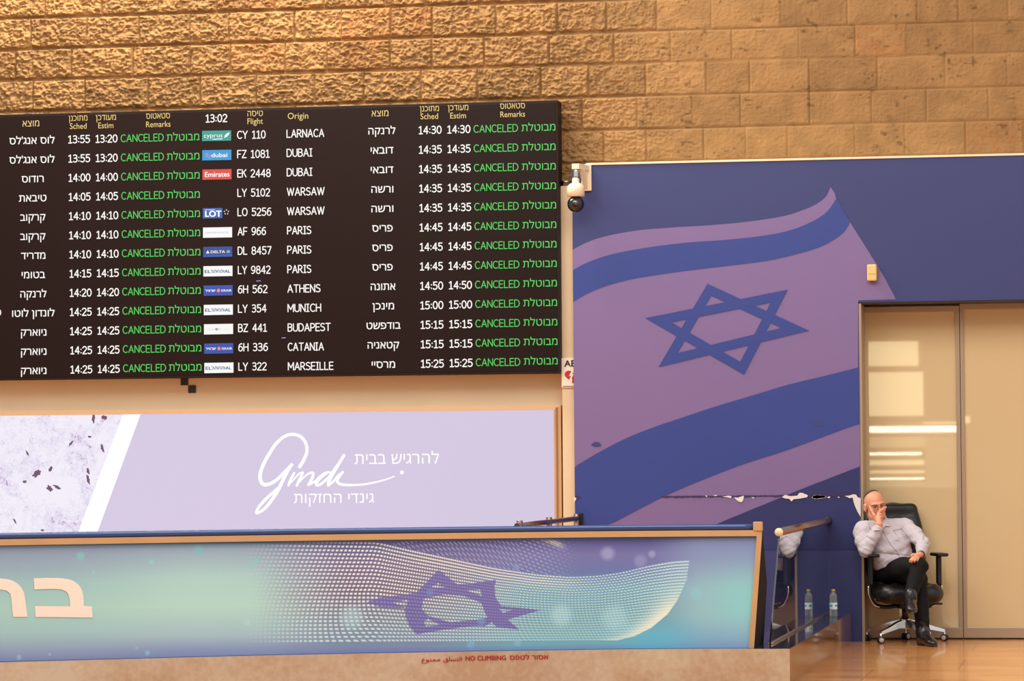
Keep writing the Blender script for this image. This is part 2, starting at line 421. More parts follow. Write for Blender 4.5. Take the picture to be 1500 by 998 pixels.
fm.poly(clipx(onm(flag)), 0)
s1 = z5(catmull([(33, 326), (80, 302), (150, 280), (250, 262), (350, 250), (450, 243), (550, 232), (620, 218), (680, 195), (722, 168), (749, 131)], 5)
        + [(786, 196)] + catmull([(786, 196), (770, 221), (740, 244), (700, 264), (640, 282), (560, 300), (450, 314), (350, 326), (250, 340), (180, 353), (120, 370), (70, 391), (33, 413)], 5))
fm.poly(clipx(onm(s1, YP-.002)), 1)
s2 = z5(catmull([(34, 861), (100, 822), (170, 785), (250, 752), (330, 725), (420, 695), (520, 665), (620, 635), (720, 611), (810, 588)], 5)
        + catmull([(812, 742), (780, 752), (700, 782), (600, 818), (500, 850), (400, 888), (300, 930), (230, 965), (160, 1002), (110, 1027), (40, 1075)], 5))
fm.poly(clipx(onm(s2, YP-.002)), 1)
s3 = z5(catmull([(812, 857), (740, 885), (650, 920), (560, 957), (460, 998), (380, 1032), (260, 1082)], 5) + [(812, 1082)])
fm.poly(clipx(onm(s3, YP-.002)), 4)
# lower sheet of the print, below the tear
for p in ((700, 742), (99, 797)):
    c = z5([p])[0]; fm.poly(onm([(c[0]+7*math.cos(a)*(1+.2*math.sin(3*a)), c[1]+3.5*math.sin(a)) for a in np.linspace(0, 6.28, 14, endpoint=False)], YP-.004), 3)
M['smudge'] = mat('print_smudge', (48, 58, 120), 0.6)
mural = obj('mural_print', fm, [M['lilac'], M['blue2'], M['blue'], M['smudge'], mat('print_blue_shaded', (33, 38, 92), .55, noise=.05, nscale=2)])  # last blue is the print blue darkened for the shade low on the wall
tag(mural, 'large printed flag mural in lilac and blue covering the wall beside the sliding doors', 'mural')
# six-pointed star: two bands of constant width
st = MB()
A, B_, C_, D_, E_, F_ = [(400, 362), (617, 378), (675, 489), (499, 608), (267, 588), (232, 455)]
def band(tri, t, lay=.004):
    tri = [np.array(p, float) for p in tri]; c = sum(tri)/3; ins = []
    for i in range(3):
        p0, p1, p2 = tri[i-1], tri[i], tri[(i+1) % 3]
        def off(a, b):
            d = (b-a)/np.linalg.norm(b-a); n = np.array([-d[1], d[0]])
            if n @ (c-a) < 0: n = -n
            return a+n*t, d
        a, da = off(p0, p1); b, db = off(p1, p2)
        s = np.linalg.solve(np.stack([da, -db], 1), b-a); ins.append(a+da*s[0])
    for i in range(3):
        j = (i+1) % 3
        st.add(onm(z5([tri[i], tri[j], ins[j], ins[i]]), YP-lay-.0001*i), [(0, 1, 2, 3)], 0)
band([A, C_, E_], 25); band([B_, D_, F_], 25, .0045)
obj('star_emblem', st, M['blue2'], mural)
# the tear
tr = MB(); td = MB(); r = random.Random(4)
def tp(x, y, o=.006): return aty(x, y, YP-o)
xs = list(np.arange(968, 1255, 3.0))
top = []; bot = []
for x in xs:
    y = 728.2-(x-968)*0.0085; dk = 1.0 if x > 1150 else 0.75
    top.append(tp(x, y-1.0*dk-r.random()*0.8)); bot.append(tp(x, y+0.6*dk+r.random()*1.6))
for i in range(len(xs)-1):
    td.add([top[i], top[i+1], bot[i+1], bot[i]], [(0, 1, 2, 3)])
def z7(pts): return [(1180+x/9.98, 700+y/9.98) for x, y in pts]
def z4(pts): return [(1030+x/6.818, 700+y/6.818) for x, y in pts]
W_ = [z7([(90, 290), (120, 258), (200, 255), (310, 275), (290, 295), (220, 300), (130, 312)]), z7([(315, 290), (345, 272), (362, 280), (345, 302)]),
      z7([(460, 282), (500, 280), (490, 296)]), z7([(570, 268), (640, 262), (700, 243), (740, 250), (765, 290), (806, 297), (806, 575), (760, 500), (720, 410), (700, 345), (690, 290), (640, 300), (605, 282)]),
      z4([(310, 195), (345, 200), (375, 190), (408, 180), (400, 225), (385, 245), (355, 240), (325, 215)]), z4([(785, 195), (820, 172), (870, 185), (940, 180), (960, 152), (990, 152), (1045, 175), (1040, 195), (960, 210), (905, 215), (882, 238), (860, 212), (820, 208)]),
      z4([(1085, 205), (1100, 180), (1160, 172), (1235, 190), (1200, 205), (1150, 212)]), z4([(190, 190), (250, 180), (285, 185), (275, 205), (240, 195)]), z4([(485, 195), (515, 198), (500, 212)]),
      z4([(20, 180), (40, 178), (38, 195)]), z4([(95, 178), (140, 172), (130, 185)]), [(840.2, 727.5), (844.5, 730.5), (841, 736.5)]]
torn_pieces = [[tp(x, y, .009) for x, y in p] for p in W_]
notch = MB().poly([tp(x, y, .008) for x, y in [(842, 726), (851, 728.5), (850, 730.5), (843, 731)]])
obj('dark_tear', td, M['tear'], mural)['label'] = 'dark ragged tear line'  # dark strip along the tear, the torn edge's shadow put into its colour
obj('dark_tear', notch, M['tear'], mural)['label'] = 'dark notch at the wall edge'
for tpc in torn_pieces: obj('torn_paper', MB().poly(tpc), M['torn'], mural)['label'] = 'torn white paper edge'

# ------------------------------------------------------------------ sliding doors
def door_glass():
    m = mat('cream_glass', (216, 188, 142), 0.015, spec=0.6, noise=0.04, nscale=1.2); return m
M['dglass'] = door_glass()
YD = 29.35
def door(n, xa, xb, ztop):
    f = MB()
    f.box((xa, YD-.03, 0.012), (xb, YD+.03, 0.098), .003); f.box((xa, YD-.03, ztop-.05), (xb, YD+.03, ztop), .003)
    f.box((xa, YD-.03, 0.098), (xa+.03, YD+.03, ztop-.05), .003); f.box((xb-.034, YD-.03, 0.098), (xb, YD+.03, ztop-.05), .003)
    o = struct(obj('door_%d' % n, f, M['alu']))
    obj('glass_panel', MB().box((xa+.028, YD-.012, 0.095), (xb-.03, YD+.012, ztop-.048)), M['dglass'], o)
    return o
xm = aty(1411.5, 930, YD)[0]
door(1, DX-0.05, xm-.002, 2.775)
d2 = MB(); door(2, xm+.002, 1.35, 2.79)
struct(obj('trim_2', MB().box((DX, YW+.004, DZ-.012), (1.6, 29.42, DZ), .002), M['dark']))
struct(obj('trim_3', MB().box((DX, YW+.002, 0), (DX+.022, 29.30, DZ-.012), .002), M['alu']))
struct(obj('wall_rear', MB().box((-2.6, 29.44, 0), (1.6, 29.75, 3.78)), M['cream']))

# ------------------------------------------------------------------ hall end behind the photographer (mirrored in the door glass)
def window_far():
    f = MB(); f.box((-16, -13.4, 0), (8, -13.0, 9))
    struct(obj('wall_front', f, mat('far_wall', (150, 120, 90), 0.8)))
    day = mat('daylight_pane', (255, 240, 190), emit=7.0); white = mat('bright_pane', (255, 250, 225), emit=22)
    k = (42.35+29.35)/29.35           # reflected sight lines reach the far wall
    n = 1
    def pane(x0, y0, x1, y1, m):
        nonlocal n
        def hit(x, y):
            p = aty(x, y, YD); d = p-CP; q = p+d*((YD+12.97)/YD); return q[0], q[2]
        a = hit(x0, y1); b = hit(x1, y0)
        fr = MB(); fr.box((a[0]-.06, -13.0, a[1]-.03), (b[0]+.06, -12.985, b[1]+.03))
        o = struct(obj('window_%d' % n, fr, M['alu'])); n += 1
        obj('pane', MB().box((a[0], -12.985, a[1]), (b[0], -12.96, b[1])), m, o)
    pane(1262, 500, 1345, 537, day); pane(1262, 545, 1352, 610, day)
    pane(1266, 624, 1404, 634, white); pane(1266, 663, 1350, 667, white)
    pane(1266, 674, 1354, 682, day); pane(1266, 689, 1354, 694, day); pane(1266, 700, 1354, 703, white)
    pane(1352, 618, 1402, 621, day); pane(1413, 610, 1421, 620, day); pane(1266, 640, 1356, 656, mat('dim_pane', (255, 235, 180), emit=3))
    pane(1356, 640, 1403, 715, mat('dim_pane_b', (255, 230, 185), emit=1.5)); pane(1266, 706, 1390, 714, mat('dim_pane_c', (255, 235, 190), emit=2))
window_far()

# ------------------------------------------------------------------ flight board
YB = 28.93
board = thing('display_board', 'wide black flight arrivals board full of green CANCELED lines', 'departure board', (-7.6, 29.1, 2.24))
p0 = aty(818, 147, YB); p1 = aty(820, 547.3, YB)
bx1 = (p0[0]+p1[0])/2; bz0, bz1 = 2.243, 4.538
obj('cabinet', MB().box((-11.0, YB, bz0), (bx1, 29.12, bz1), 0.006), mat('board_case', (36, 20, 14), 0.6, spec=.2), board)
scr = mat('board_screen', (30, 15, 10), 0.45, spec=.15, noise=0.12, nscale=0.8)
obj('screen', MB().box((-10.98, YB-.004, bz0+.02), (bx1-.02, YB+.01, bz1-.02), 0.002), scr, board)
YT = YB-.0065
WHT, GRN, YEL = mat('led_white', (252, 246, 240), emit=1.0), mat('led_green', (70, 205, 84), emit=1.0), mat('led_yellow', (240, 205, 120), emit=1.0)
SHIFT = 28.57
Lh = ["לוס אנג'לס", "לוס אנג'לס", 'רודוס', 'טיבאת', 'קרקוב', 'קרקוב', 'מדריד', 'בטומי', 'לרנקה', 'לונדון לוטו', 'ניוארק', 'ניוארק', 'ניוארק']
Lx = [(14, 80), (14, 80), (32, 64), (28, 68), (30, 66.5), (30, 66.5), (31, 66.5), (32, 66), (30, 68), (18, 80), (31, 68), (31, 68), (31, 68)]
Lt = [('13:55', '13:20'), ('13:55', '13:20'), ('14:00', '14:00'), ('14:05', '14:05'), ('14:10', '14:10'), ('14:10', '14:10'), ('14:10', '14:10'), ('14:15', '14:15'), ('14:20', '14:20')]+[('14:25', '14:25')]*4
FL = [('CY 110', 389.2), ('FZ 1081', 395), ('EK 2448', 396.5), ('LY 5102', 395.5), ('LO 5256', 397.5), ('AF 966', 389.5), ('DL 8457', 397.5), ('LY 9842', 396), ('6H 562', 391.5), ('LY 354', 390), ('BZ 441', 390.5), ('6H 336', 392), ('LY 322', 390)]
OR_ = [('LARNACA', 475), ('DUBAI', 457.7), ('DUBAI', 457.7), ('WARSAW', 475.5), ('WARSAW', 475.5), ('PARIS', 456), ('PARIS', 456), ('PARIS', 456), ('ATHENS', 469.5), ('MUNICH', 470.5), ('BUDAPEST', 484.5), ('CATANIA', 474.5), ('MARSEILLE', 488.5)]
Rh = [('לרנקה', 539.6, 579), ('דובאי', 543, 576), ('דובאי', 543, 576), ('ורשה', 544, 576), ('ורשה', 544, 576), ('פריס', 545.2, 575), ('פריס', 545.2, 575), ('פריס', 545.2, 575), ('אתונה', 543, 579), ('מינכן', 545.5, 577), ('בודפשט', 537, 586.5), ('קטאניה', 538.5, 584.5), ('מרסיי', 544.5, 578.5)]
Rt = ['14:30', '14:35', '14:35', '14:35', '14:35', '14:45', '14:45', '14:45', '14:50', '15:00', '15:15', '15:15', '15:25']
def cell(name, m, *a, rtl=None):
    mb = MB()
    if rtl is None: stroke_text(mb, a[0], a[1], a[2], a[3], a[4], YT, 0, a[5])
    else: px_text(mb, a[0], a[1], a[2], a[3], a[4], YT, rtl, 0, a[5])
    return obj(name, mb, m, board, fixn=False)
for k in range(13):
    dy = SHIFT*k; dx = 0.0098*dy; q = 0.984    # columns drift by a hair lower down (roll of the shot)
    ly = lambda y: y+dy*q
    ry = lambda y: y+dy*0.999
    cell('origin_in_hebrew', WHT, Lh[k], Lx[k][0]-.2, Lx[k][1]-.2, ly(206.3), 9.3, .012, rtl=True)
    cell('scheduled_time', WHT, Lt[k][0], 99.6+dx, 132+dx, ly(204.0), 11.6, .155); cell('estimated_time', WHT, Lt[k][1], 139.7+dx, 172.2+dx, ly(203.2), 11.6, .155)
    cell('remark', GRN, 'CANCELED', 176.8+dx, 239.8+dx, ly(202.0), 11.4, .12); cell('remark_in_hebrew', GRN, 'מבוטלת', 244+dx, 291.8+dx, ly(201.2), 9.6, .0, rtl=True)
    ca_, cb_ = FL[k][0].split(' '); wd_ = lambda s: sum(GL[c][0] for c in s)+.2*(len(s)-1); fa_, fb_ = 347.2+dx*.55, FL[k][1]+dx*.2
    kk_ = (fb_-fa_)/(wd_(ca_)+wd_(cb_)+.55); xm_ = fa_+wd_(ca_)*kk_
    cell('airline_code', WHT, ca_, fa_, xm_, ry(197.5)-dy*.008, 11.9, .14); cell('flight_number', WHT, cb_, xm_+.55*kk_, fb_, ry(197.1)-dy*.008, 11.9, .14)
    cell('origin_name', WHT, OR_[k][0], 419.6+dx*.6, OR_[k][1], ry(195.3)-dy*.004, 11.9, .14)
    cell('origin_in_hebrew', WHT, Rh[k][0], Rh[k][1], Rh[k][2], ry(192.0), 9.4, .012, rtl=True)
    cell('scheduled_time', WHT, Rt[k], 613+dx, 647+dx, ry(190.4), 11.8, .155); cell('estimated_time', WHT, Rt[k], 655+dx, 689.2+dx, ry(189.4), 11.8, .155)
    cell('remark', GRN, 'CANCELED', 693.6+dx, 758.8+dx, ry(188.2), 11.4, .12); cell('remark_in_hebrew', GRN, 'מבוטלת', 764+dx, 813.5+dx, ry(187.0), 9.6, .0, rtl=True)
hm = MB()
for s, x0, x1, y, rtl, cap in [('מוצא', 33, 57.5, 181, 1, 8.5), ('מתוכנן', 100.5, 128, 173.2, 1, 7.6), ('Sched', 102.4, 126.8, 184.6, 0, 8.4), ('מעודכן', 140.3, 169.8, 172.2, 1, 7.6), ('Estim', 144, 166, 183.6, 0, 8.4),
                               ('סטאטוס', 214, 249, 169.9, 1, 7.6), ('Remarks', 214, 249.7, 181.9, 0, 8.4), ('טיסה', 362.5, 385, 166.4, 1, 7.8), ('Flight', 362.5, 385, 177.4, 0, 8.4), ('Origin', 421.5, 451.5, 169.6, 0, 9),
                               ('מוצא', 544.5, 569, 166.2, 1, 8.5), ('מתוכנן', 615, 643, 159.2, 1, 7.6), ('Sched', 616, 641.7, 170.3, 0, 8.4), ('מעודכן', 656, 686, 157.8, 1, 7.6), ('Estim', 659.5, 682.5, 169.2, 0, 8.4),
                               ('סטאטוס', 732.5, 769, 155.2, 1, 7.6), ('Remarks', 733, 769, 167.2, 0, 8.4)]:
    hm = MB(); px_text(hm, s, x0, x1, y, cap, YT, bool(rtl), 0, .006); obj('column_heading', hm, YEL, board, fixn=False)
hm = MB(); stroke_text(hm, '13:02', 301, 333, 173.3, 11.8, YT, 0, .155); obj('clock', hm, WHT, board, fixn=False)
STR = mat('led_stray', (150, 140, 235), emit=1.0)
for q4 in ([(375.5, 411.2), (382, 411), (382, 412.2), (375.5, 412.4)], [(412.5, 494.6), (418.5, 494.4), (418.5, 495.6), (412.5, 495.8)]): obj('stray_pixels', MB().poly(onm(q4, YT)), STR, board)
cell('origin_name', WHT, 'ס', -6, 1.5, 458, 9.3, .012, rtl=True)
# airline badges: one coloured tile per flight with its wordmark
LW = mat('badge_white', (250, 250, 250), emit=.97)
def badge(k, col, items, x1=None, w=42.5):
    dy = SHIFT*k; dx = 0.0098*dy; ox, oy = 296+dx, 199.2+dy*.992
    quad = lambda a, b, c, d, Y: [aty(ox+a, oy+b-.018*a, Y), aty(ox+c, oy+b-.018*c, Y), aty(ox+c, oy+d-.018*c, Y), aty(ox+a, oy+d-.018*a, Y)]
    m = MB(); m.prism(quad(0, -7.4, x1 or w, 7.6, YT), (0, .003, 0))
    o = obj('airline_badge', m, mat('badge_tile', col, emit=.95), board)
    t = MB(); ms = []
    for it in items:
        if it[0] == 'T':
            _, s, a, b, y, cap, c, rtl, bold = it
            px_text(t, s, ox+a, ox+b, oy+y-.018*(a+b)/2, cap, YT-.0015, rtl, len(ms), bold)
        elif it[0] == 'P':
            _, pts, c = it
            t.poly([aty(ox+a, oy+b-.018*a, YT-.001) for a, b in pts], len(ms))
        ms.append(mat('badge_ink', c, emit=.97))
    obj('wordmark', t, ms, o, fixn=False)
def ell(cx, cy, rx, ry, n=14): return [(cx+rx*math.cos(6.2832*i/n), cy+ry*math.sin(6.2832*i/n)) for i in range(n)]
W3 = (250, 250, 250)
badge(0, (20, 155, 140), [('T', 'cyprus', 2.5, 30, -.6, 6.2, W3, False, 0), ('P', [(15, 4.6), (30, 4.2), (30, 5.4), (15, 5.8)], W3), ('P', [(32, 3.6), (33.5, -.5), (37, -3.5), (40.5, -4.5), (39, -.8), (36, 2)], W3)])
badge(1, (20, 150, 215), [('T', 'fly', 4.5, 13, .4, 6, (190, 140, 200), False, .015), ('T', 'dubai', 13.4, 36.5, .2, 6, W3, False, .02)])
badge(2, (226, 58, 48), [('T', 'Emirates', 3.5, 39.5, .0, 7.2, W3, False, .02)])
star_items = [('P', [(34.5+3.1*math.cos(a)+.9*math.cos(b), -1.2+3.1*math.sin(a)+.9*math.sin(b)) for b in np.linspace(0, 6.28, 8, endpoint=False)], (235, 230, 225)) for a in np.linspace(-1.57, 4.71, 5, endpoint=False)]
badge(4, (30, 92, 175), [('T', 'LOT', 3.2, 26.5, 1.2, 8.4, W3, False, .05), ('P', [(3, -5.3), (18, -5.3), (18, -4.6), (3, -4.6)], W3)]+star_items, x1=28.5)
badge(5, (250, 250, 250), [('T', 'AIRFRANCE', 2.5, 37, .3, 2.2, (190, 190, 198), False, .02)])
badge(6, (20, 62, 140), [('P', [(4, 2.2), (6.6, -2.2), (9.2, 2.2)], W3), ('T', 'DELTA', 11, 32, .2, 3.8, W3, False, .02), ('P', ell(36.8, .2, 2.6, 2.4), (130, 160, 210)), ('P', [(0, 4.5), (42.5, 4.5), (42.5, 7.5), (0, 7.5)], (22, 80, 175))])
def elal(k): badge(k, (250, 250, 250), [('T', 'EL', 1.8, 10.5, .6, 4.4, (38, 86, 122), False, .04), ('T', 'אלעל', 11, 21.5, .6, 4, (38, 86, 122), True, .03), ('T', 'אלעל', 22, 30.5, .6, 4, (60, 120, 156), True, .03), ('T', 'AL', 31, 39, .6, 4.4, (38, 86, 122), False, .04)])
def israir(k): badge(k, (30, 70, 170), [('T', 'ישראייר', 2.2, 17, .4, 3.4, W3, True, .02), ('P', ell(21.8, .2, 2.6, 2.8), (232, 110, 100)), ('P', ell(21.8, .2, 1, 1.1), (250, 225, 220)), ('T', 'ISRAIR', 26, 41, .4, 3.2, W3, False, .02)])
elal(7); israir(8); elal(9)
badge(10, (248, 248, 244), [('T', 'blue', 6, 14, 0, 2.6, (205, 208, 215), False, 0), ('P', ell(18.5, .2, 2.4, 1.8), (150, 160, 180)), ('T', 'bird', 21.5, 24, 0, 2.4, (150, 160, 180), False, 0), ('T', 'airways', 25, 37, 0, 2.4, (225, 226, 230), False, 0)])
israir(11); elal(12)
# two dark squares hanging under the board
for i, (a, b, lb) in enumerate([((264.6, 553.8), (275.2, 564.6), 'black square tile touching the lower edge of the flight board'), ((275.6, 564.8), (286.6, 575.8), 'black square tile on the cream wall, lower of the two under the board')]):
    A0 = aty(*a, 29.16); B0 = aty(*b, 29.16)
    tag(obj('square_tile', MB().box((A0[0], 29.158, B0[2]), (B0[0], 29.172, A0[2]), .002), mat('tile_black', (34, 27, 22), .5)), lb, 'tile', 'black squares under the flight board')

# ------------------------------------------------------------------ light box
YL = 29.09
lb = thing('light_box', 'long glowing lilac advertising light box with white script under the flight board', 'light box', (-7.6, 29.15, 0.9))
lx1 = aty(812.5, 690, YL)[0]; lz1, lz0 = 1.938, 0.86
fr = MB(); o_ = .062
fr.prism([(-11.2, YL-.03, lz1), (lx1, YL-.03, lz1), (lx1+o_, YL-.03, lz1+.04), (-11.2, YL-.03, lz1+.04)], (0, .11, 0), 0)
fr.prism([(lx1, YL-.03, lz0), (lx1+o_, YL-.03, lz0-.04), (lx1+o_, YL-.03, lz1+.04), (lx1, YL-.03, lz1)], (0, .11, 0), 1)
fr.prism([(-11.2, YL-.03, lz0-.04), (lx1+o_, YL-.03, lz0-.04), (lx1, YL-.03, lz0), (-11.2, YL-.03, lz0)], (0, .11, 0), 0)
fr.box((lx1+.02, YL-.04, lz0), (lx1+.034, YL-.028, lz1+.02), 0, 2)
obj('frame', fr, [mat('frame_light', (220, 184, 142), .4), mat('frame_tan', (205, 160, 112), .4), mat('frame_line', (150, 108, 76), .4)], lb)
def lilac_mat():
    m = mat('backlit_lilac', (212, 200, 226), emit=.98); nt = m.node_tree; b = nt.nodes['Principled BSDF']
    b.inputs['Roughness'].default_value = 0.25
    return m
fc = MB().box((-11.2, YL, lz0), (lx1, YL+.05, lz1))
face = obj('lit_panel', fc, lilac_mat(), lb)
def rock_photo():
    m = mat('backlit_stone_photo', (222, 214, 236), emit=1.0); nt = m.node_tree; b = nt.nodes['Principled BSDF']
    tc = nt.nodes.new('ShaderNodeTexCoord')
    def noise(sc, det, rg, dist=0.0):
        n = nt.nodes.new('ShaderNodeTexNoise'); n.inputs['Scale'].default_value = sc; n.inputs['Detail'].default_value = det; n.inputs['Roughness'].default_value = rg
        n.inputs['Distortion'].default_value = dist; nt.links.new(tc.outputs['Object'], n.inputs['Vector']); return n
    a = noise(24, 9, .78, 1.2); c = noise(3.6, 5, .62, .8)
    ad = nt.nodes.new('ShaderNodeMath'); ad.operation = 'MULTIPLY_ADD'; ad.inputs[1].default_value = .85
    nt.links.new(c.outputs['Fac'], ad.inputs[0]); nt.links.new(a.outputs['Fac'], ad.inputs[2])
    cr = nt.nodes.new('ShaderNodeValToRGB'); e = cr.color_ramp.elements
    e[0].position = .56; e[0].color = (*lin((70, 44, 72)), 1); e[1].position = .97; e[1].color = (*lin((238, 234, 246)), 1)
    e2 = e.new(.71); e2.color = (*lin((166, 138, 172)), 1); e3 = e.new(.80); e3.color = (*lin((222, 214, 236)), 1)
    nt.links.new(ad.outputs[0], cr.inputs['Fac']); nt.links.new(cr.outputs['Color'], b.inputs['Emission Color'])
    return m
prn = MB()
def onl(pts, o=.002): return [aty(x, y, YL-o) for x, y in pts]
prn.poly(onl([(-120, 605), (182, 606), (110, 790), (-120, 797)]), 0)
prn.poly(onl([(180.5, 606), (206.5, 605.5), (139, 790), (110, 791)], .0025), 1)
rs = random.Random(9)
for cx0, cy0, rx, ry, an in [(54, 694, 7.5, 4.2, -.6), (74, 687, 5, 2.2, -1.2), (129, 690, 5, 2, 1.3), (129, 703, 7, 2.5, 1.4), (73, 716, 5, 3.5, .9), (137, 612, 2.2, 8, 0), (153, 612, 4.5, 3, .4), (150, 657, 6, 2.2, 1.2), (104, 650, 5, 1.6, -.9), (131, 640, 2.5, 1.8, 0), (84, 714, 6, 2, .5), (36, 706, 3, 2, 0), (40, 664, 5, 1.4, 1.1), (22, 764, 5, 1.2, 1.1), (62, 777, 2.5, 1.6, 0)]:
    pts_ = []
    for q in np.linspace(0, 2*math.pi, 16, endpoint=False):
        f_ = 1+.3*rs.uniform(-1, 1); a_, b_ = rx*f_*math.cos(q), ry*f_*math.sin(q); pts_.append((cx0+a_*math.cos(an)-b_*math.sin(an), cy0+a_*math.sin(an)+b_*math.cos(an)))
    prn.poly(onl(pts_, .0022), 2)
obj('photo_print', prn, [rock_photo(), mat('backlit_white', (254, 252, 255), emit=1.0), mat('backlit_dark_pits', (104, 76, 104), emit=1.0)], lb.children[1])
WT = mat('backlit_letters', (255, 252, 255), emit=1.0)
sc = MB(); YG = YL-.003
def zg(p): return (370+p[0]/7.393, 625+p[1]/7.393)
def stroke(pts, ws, n=8):
    P = catmull([zg(p) for p in pts], n); W = np.interp(np.linspace(0, 1, len(P)), np.linspace(0, 1, len(ws)), ws)
    k = np.linalg.norm(aty(400, 700, YG)-aty(401, 700, YG))/7.393
    ribbon(sc, [(aty(p[0], p[1], YG), wd*k) for p, wd in zip(P, W)], EX, EZ)
stroke([(510, 435), (555, 360), (588, 270), (575, 180), (520, 110), (435, 85), (350, 105), (260, 180), (190, 280), (125, 395), (85, 500), (85, 580), (120, 628), (190, 620), (270, 570), (350, 490), (425, 415)], [38, 36, 34, 34, 34, 36, 38, 40, 40, 36, 34, 34])
stroke([(420, 415), (370, 500), (320, 600), (270, 700), (205, 800), (130, 890), (60, 935), (40, 930), (70, 870), (150, 780), (240, 700), (300, 640)], [34, 36, 38, 38, 34, 30, 28, 30, 34, 30, 24])
stroke([(450, 505), (415, 570), (388, 638)], [26, 30, 26])
stroke([(392, 632), (440, 580), (495, 520), (530, 498)], [14, 16, 18, 20])
stroke([(545, 500), (508, 575), (478, 640)], [26, 30, 28])
stroke([(482, 630), (550, 555), (612, 508), (655, 505), (645, 560), (605, 632)], [14, 18, 24, 28, 32, 28])
stroke([(605, 636), (680, 590), (740, 535), (800, 500), (860, 500)], [20, 24, 26, 28, 24])
stroke([(800, 505), (730, 560), (690, 615), (710, 638), (770, 600), (840, 530), (900, 440)], [28, 32, 32, 28, 26, 26])
stroke([(990, 312), (930, 410), (870, 510), (825, 600), (820, 638)], [32, 34, 36, 36, 30])
stroke([(820, 638), (870, 600), (920, 540), (975, 495)], [22, 24, 26, 24])
stroke([(975, 495), (935, 545), (915, 585), (940, 620), (1000, 632), (1100, 634), (1220, 625), (1340, 602), (1450, 572), (1535, 540)], [28, 32, 34, 32, 28, 24, 22, 20, 16, 12])
c = np.array(zg((1617, 498)))
sc.poly([aty(c[0]+2.9*math.cos(a), c[1]+2.9*math.sin(a), YG) for a in np.linspace(0, 6.28, 16, endpoint=False)])
px_text(sc, 'להרגיש בבית', 519.5, 643, 672.5, 14.6, YG, True, 0, .004); px_text(sc, 'גינדי החזקות', 430.5, 547.5, 730.2, 13.6, YG, True, 0, .006)
obj('white_lettering', sc, WT, lb, fixn=False)

# ------------------------------------------------------------------ small wall fittings
cap = MB(); pc = aty(829.5, 265.5, 29.08); hcap = pc[2]-zp
cap.lathe([(.001, -hcap), (.036, -hcap), (.036, -.012), (.055, -.012), (.055, 0), (0.001, 0)], pc, 20)
tag(obj('pipe_cap', cap, M['steel']), 'small flanged steel cap on the cream wall edge beside the flight board', 'fitting')
# AED sign, half hidden behind the printed wall
sg = MB(); a = aty(822.3, 525, 29.0); b = aty(866, 567.5, 29.0)
sg.box((a[0], 29.0, b[2]), (b[0], 29.02, a[2]), .002)
aed = tag(obj('aed_sign', sg, mat('sign_white', (244, 226, 200), .5)), 'white AED sign with a red heart, half hidden by the blue wall', 'sign')
t = MB(); Yq = 28.9985
px_text(t, 'AED', 826.5, 852, 532.8, 9, Yq, False, 0, .04)
hx, hy = 839.5, 552
heart = [(hx+12.5*math.sin(q)**3*1.0, hy-.8-(13*math.cos(q)-5*math.cos(2*q)-2*math.cos(3*q)-math.cos(4*q))*.68) for q in np.linspace(0, 2*math.pi, 40, endpoint=False)]
t.poly(onm(heart, Yq), 1); t.poly(onm([(838, 542), (833.5, 551), (836.5, 551), (833.5, 557), (835, 557), (837.5, 562), (838.5, 555.5), (837, 555.5), (840.5, 548), (838, 548), (841, 542)], Yq-.001), 2)
t.poly(onm([(824.5, 565.8), (842, 565.4), (842, 566.4), (824.5, 566.8)], Yq), 0)
obj('sign_print', t, [mat('sign_ink', (45, 38, 35), .6), mat('sign_red', (190, 42, 36), .5), mat('sign_bolt', (244, 228, 205), .5)], aed, fixn=False)
# sensor box on the mural
a = aty(1270, 387.5, 28.9); b = aty(1284.3, 411.5, 28.9)
sb = tag(obj('sensor_box', MB().box((a[0], 28.89, b[2]), (b[0], YW, a[2]), .012, 0, 3), mat('sensor_cream', (232, 190, 120), .45)), 'small cream sensor box on the mural above the sliding doors', 'sensor')
obj('cover_seam', MB().box((a[0]+.006, 28.886, (a[2]+b[2])/2-.012), (b[0]-.006, 28.892, (a[2]+b[2])/2-.009)), M['trim'], sb)
# dome camera on its bracket
Yc = 28.74
def c_at(x, y): return aty(x, y, Yc)
dc = c_at(844, 280); dome = thing('security_camera', 'white dome security camera with black globe on a bracket by the mural corner', 'camera', (dc[0], YW, dc[2]))
px = np.linalg.norm(c_at(845, 281)-c_at(845, 280))
def zc(y): return c_at(844, y)[2]
br = MB(); xa, xb = c_at(838, 245)[0], c_at(866, 245)[0]
wx0 = aty(852, 245, YW)[0]
br.box((wx0, YW-.03, aty(860, 280, YW)[2]), (wx0+.085, YW, aty(860, 241, YW)[2]), .006)
br.prism([(dc[0]-.03, Yc-.03, zc(248)), (dc[0]+.03, Yc-.03, zc(248)), (wx0+.07, YW-.03, zc(248)), (wx0+.01, YW-.03, zc(248))], (0, 0, .045))
br.prism([(wx0+.02, YW-.03, zc(248)), (wx0+.02, YW-.03, zc(276)), (dc[0]+.02, Yc+.03, zc(248))], (.035, 0, 0))
obj('bracket', br, M['cream2'], dome)
obj('drop_tube', MB().lathe([(.024, zc(262)), (.026, zc(258)), (.024, zc(256)), (.026, zc(253)), (.024, zc(251)), (.026, zc(248))], (dc[0], Yc, 0), 18), M['steel'], dome)
obj('housing', MB().lathe([(.05, zc(288.5)), (.073, zc(288)), (.074, zc(276)), (.068, zc(272.5)), (.05, zc(269.5)), (.03, zc(268)), (.03, zc(263)), (.026, zc(261)), (.001, zc(261))], (dc[0]-.003, Yc, 0), 28), M['cream2'], dome)
R_ = .071; zs = zc(299)
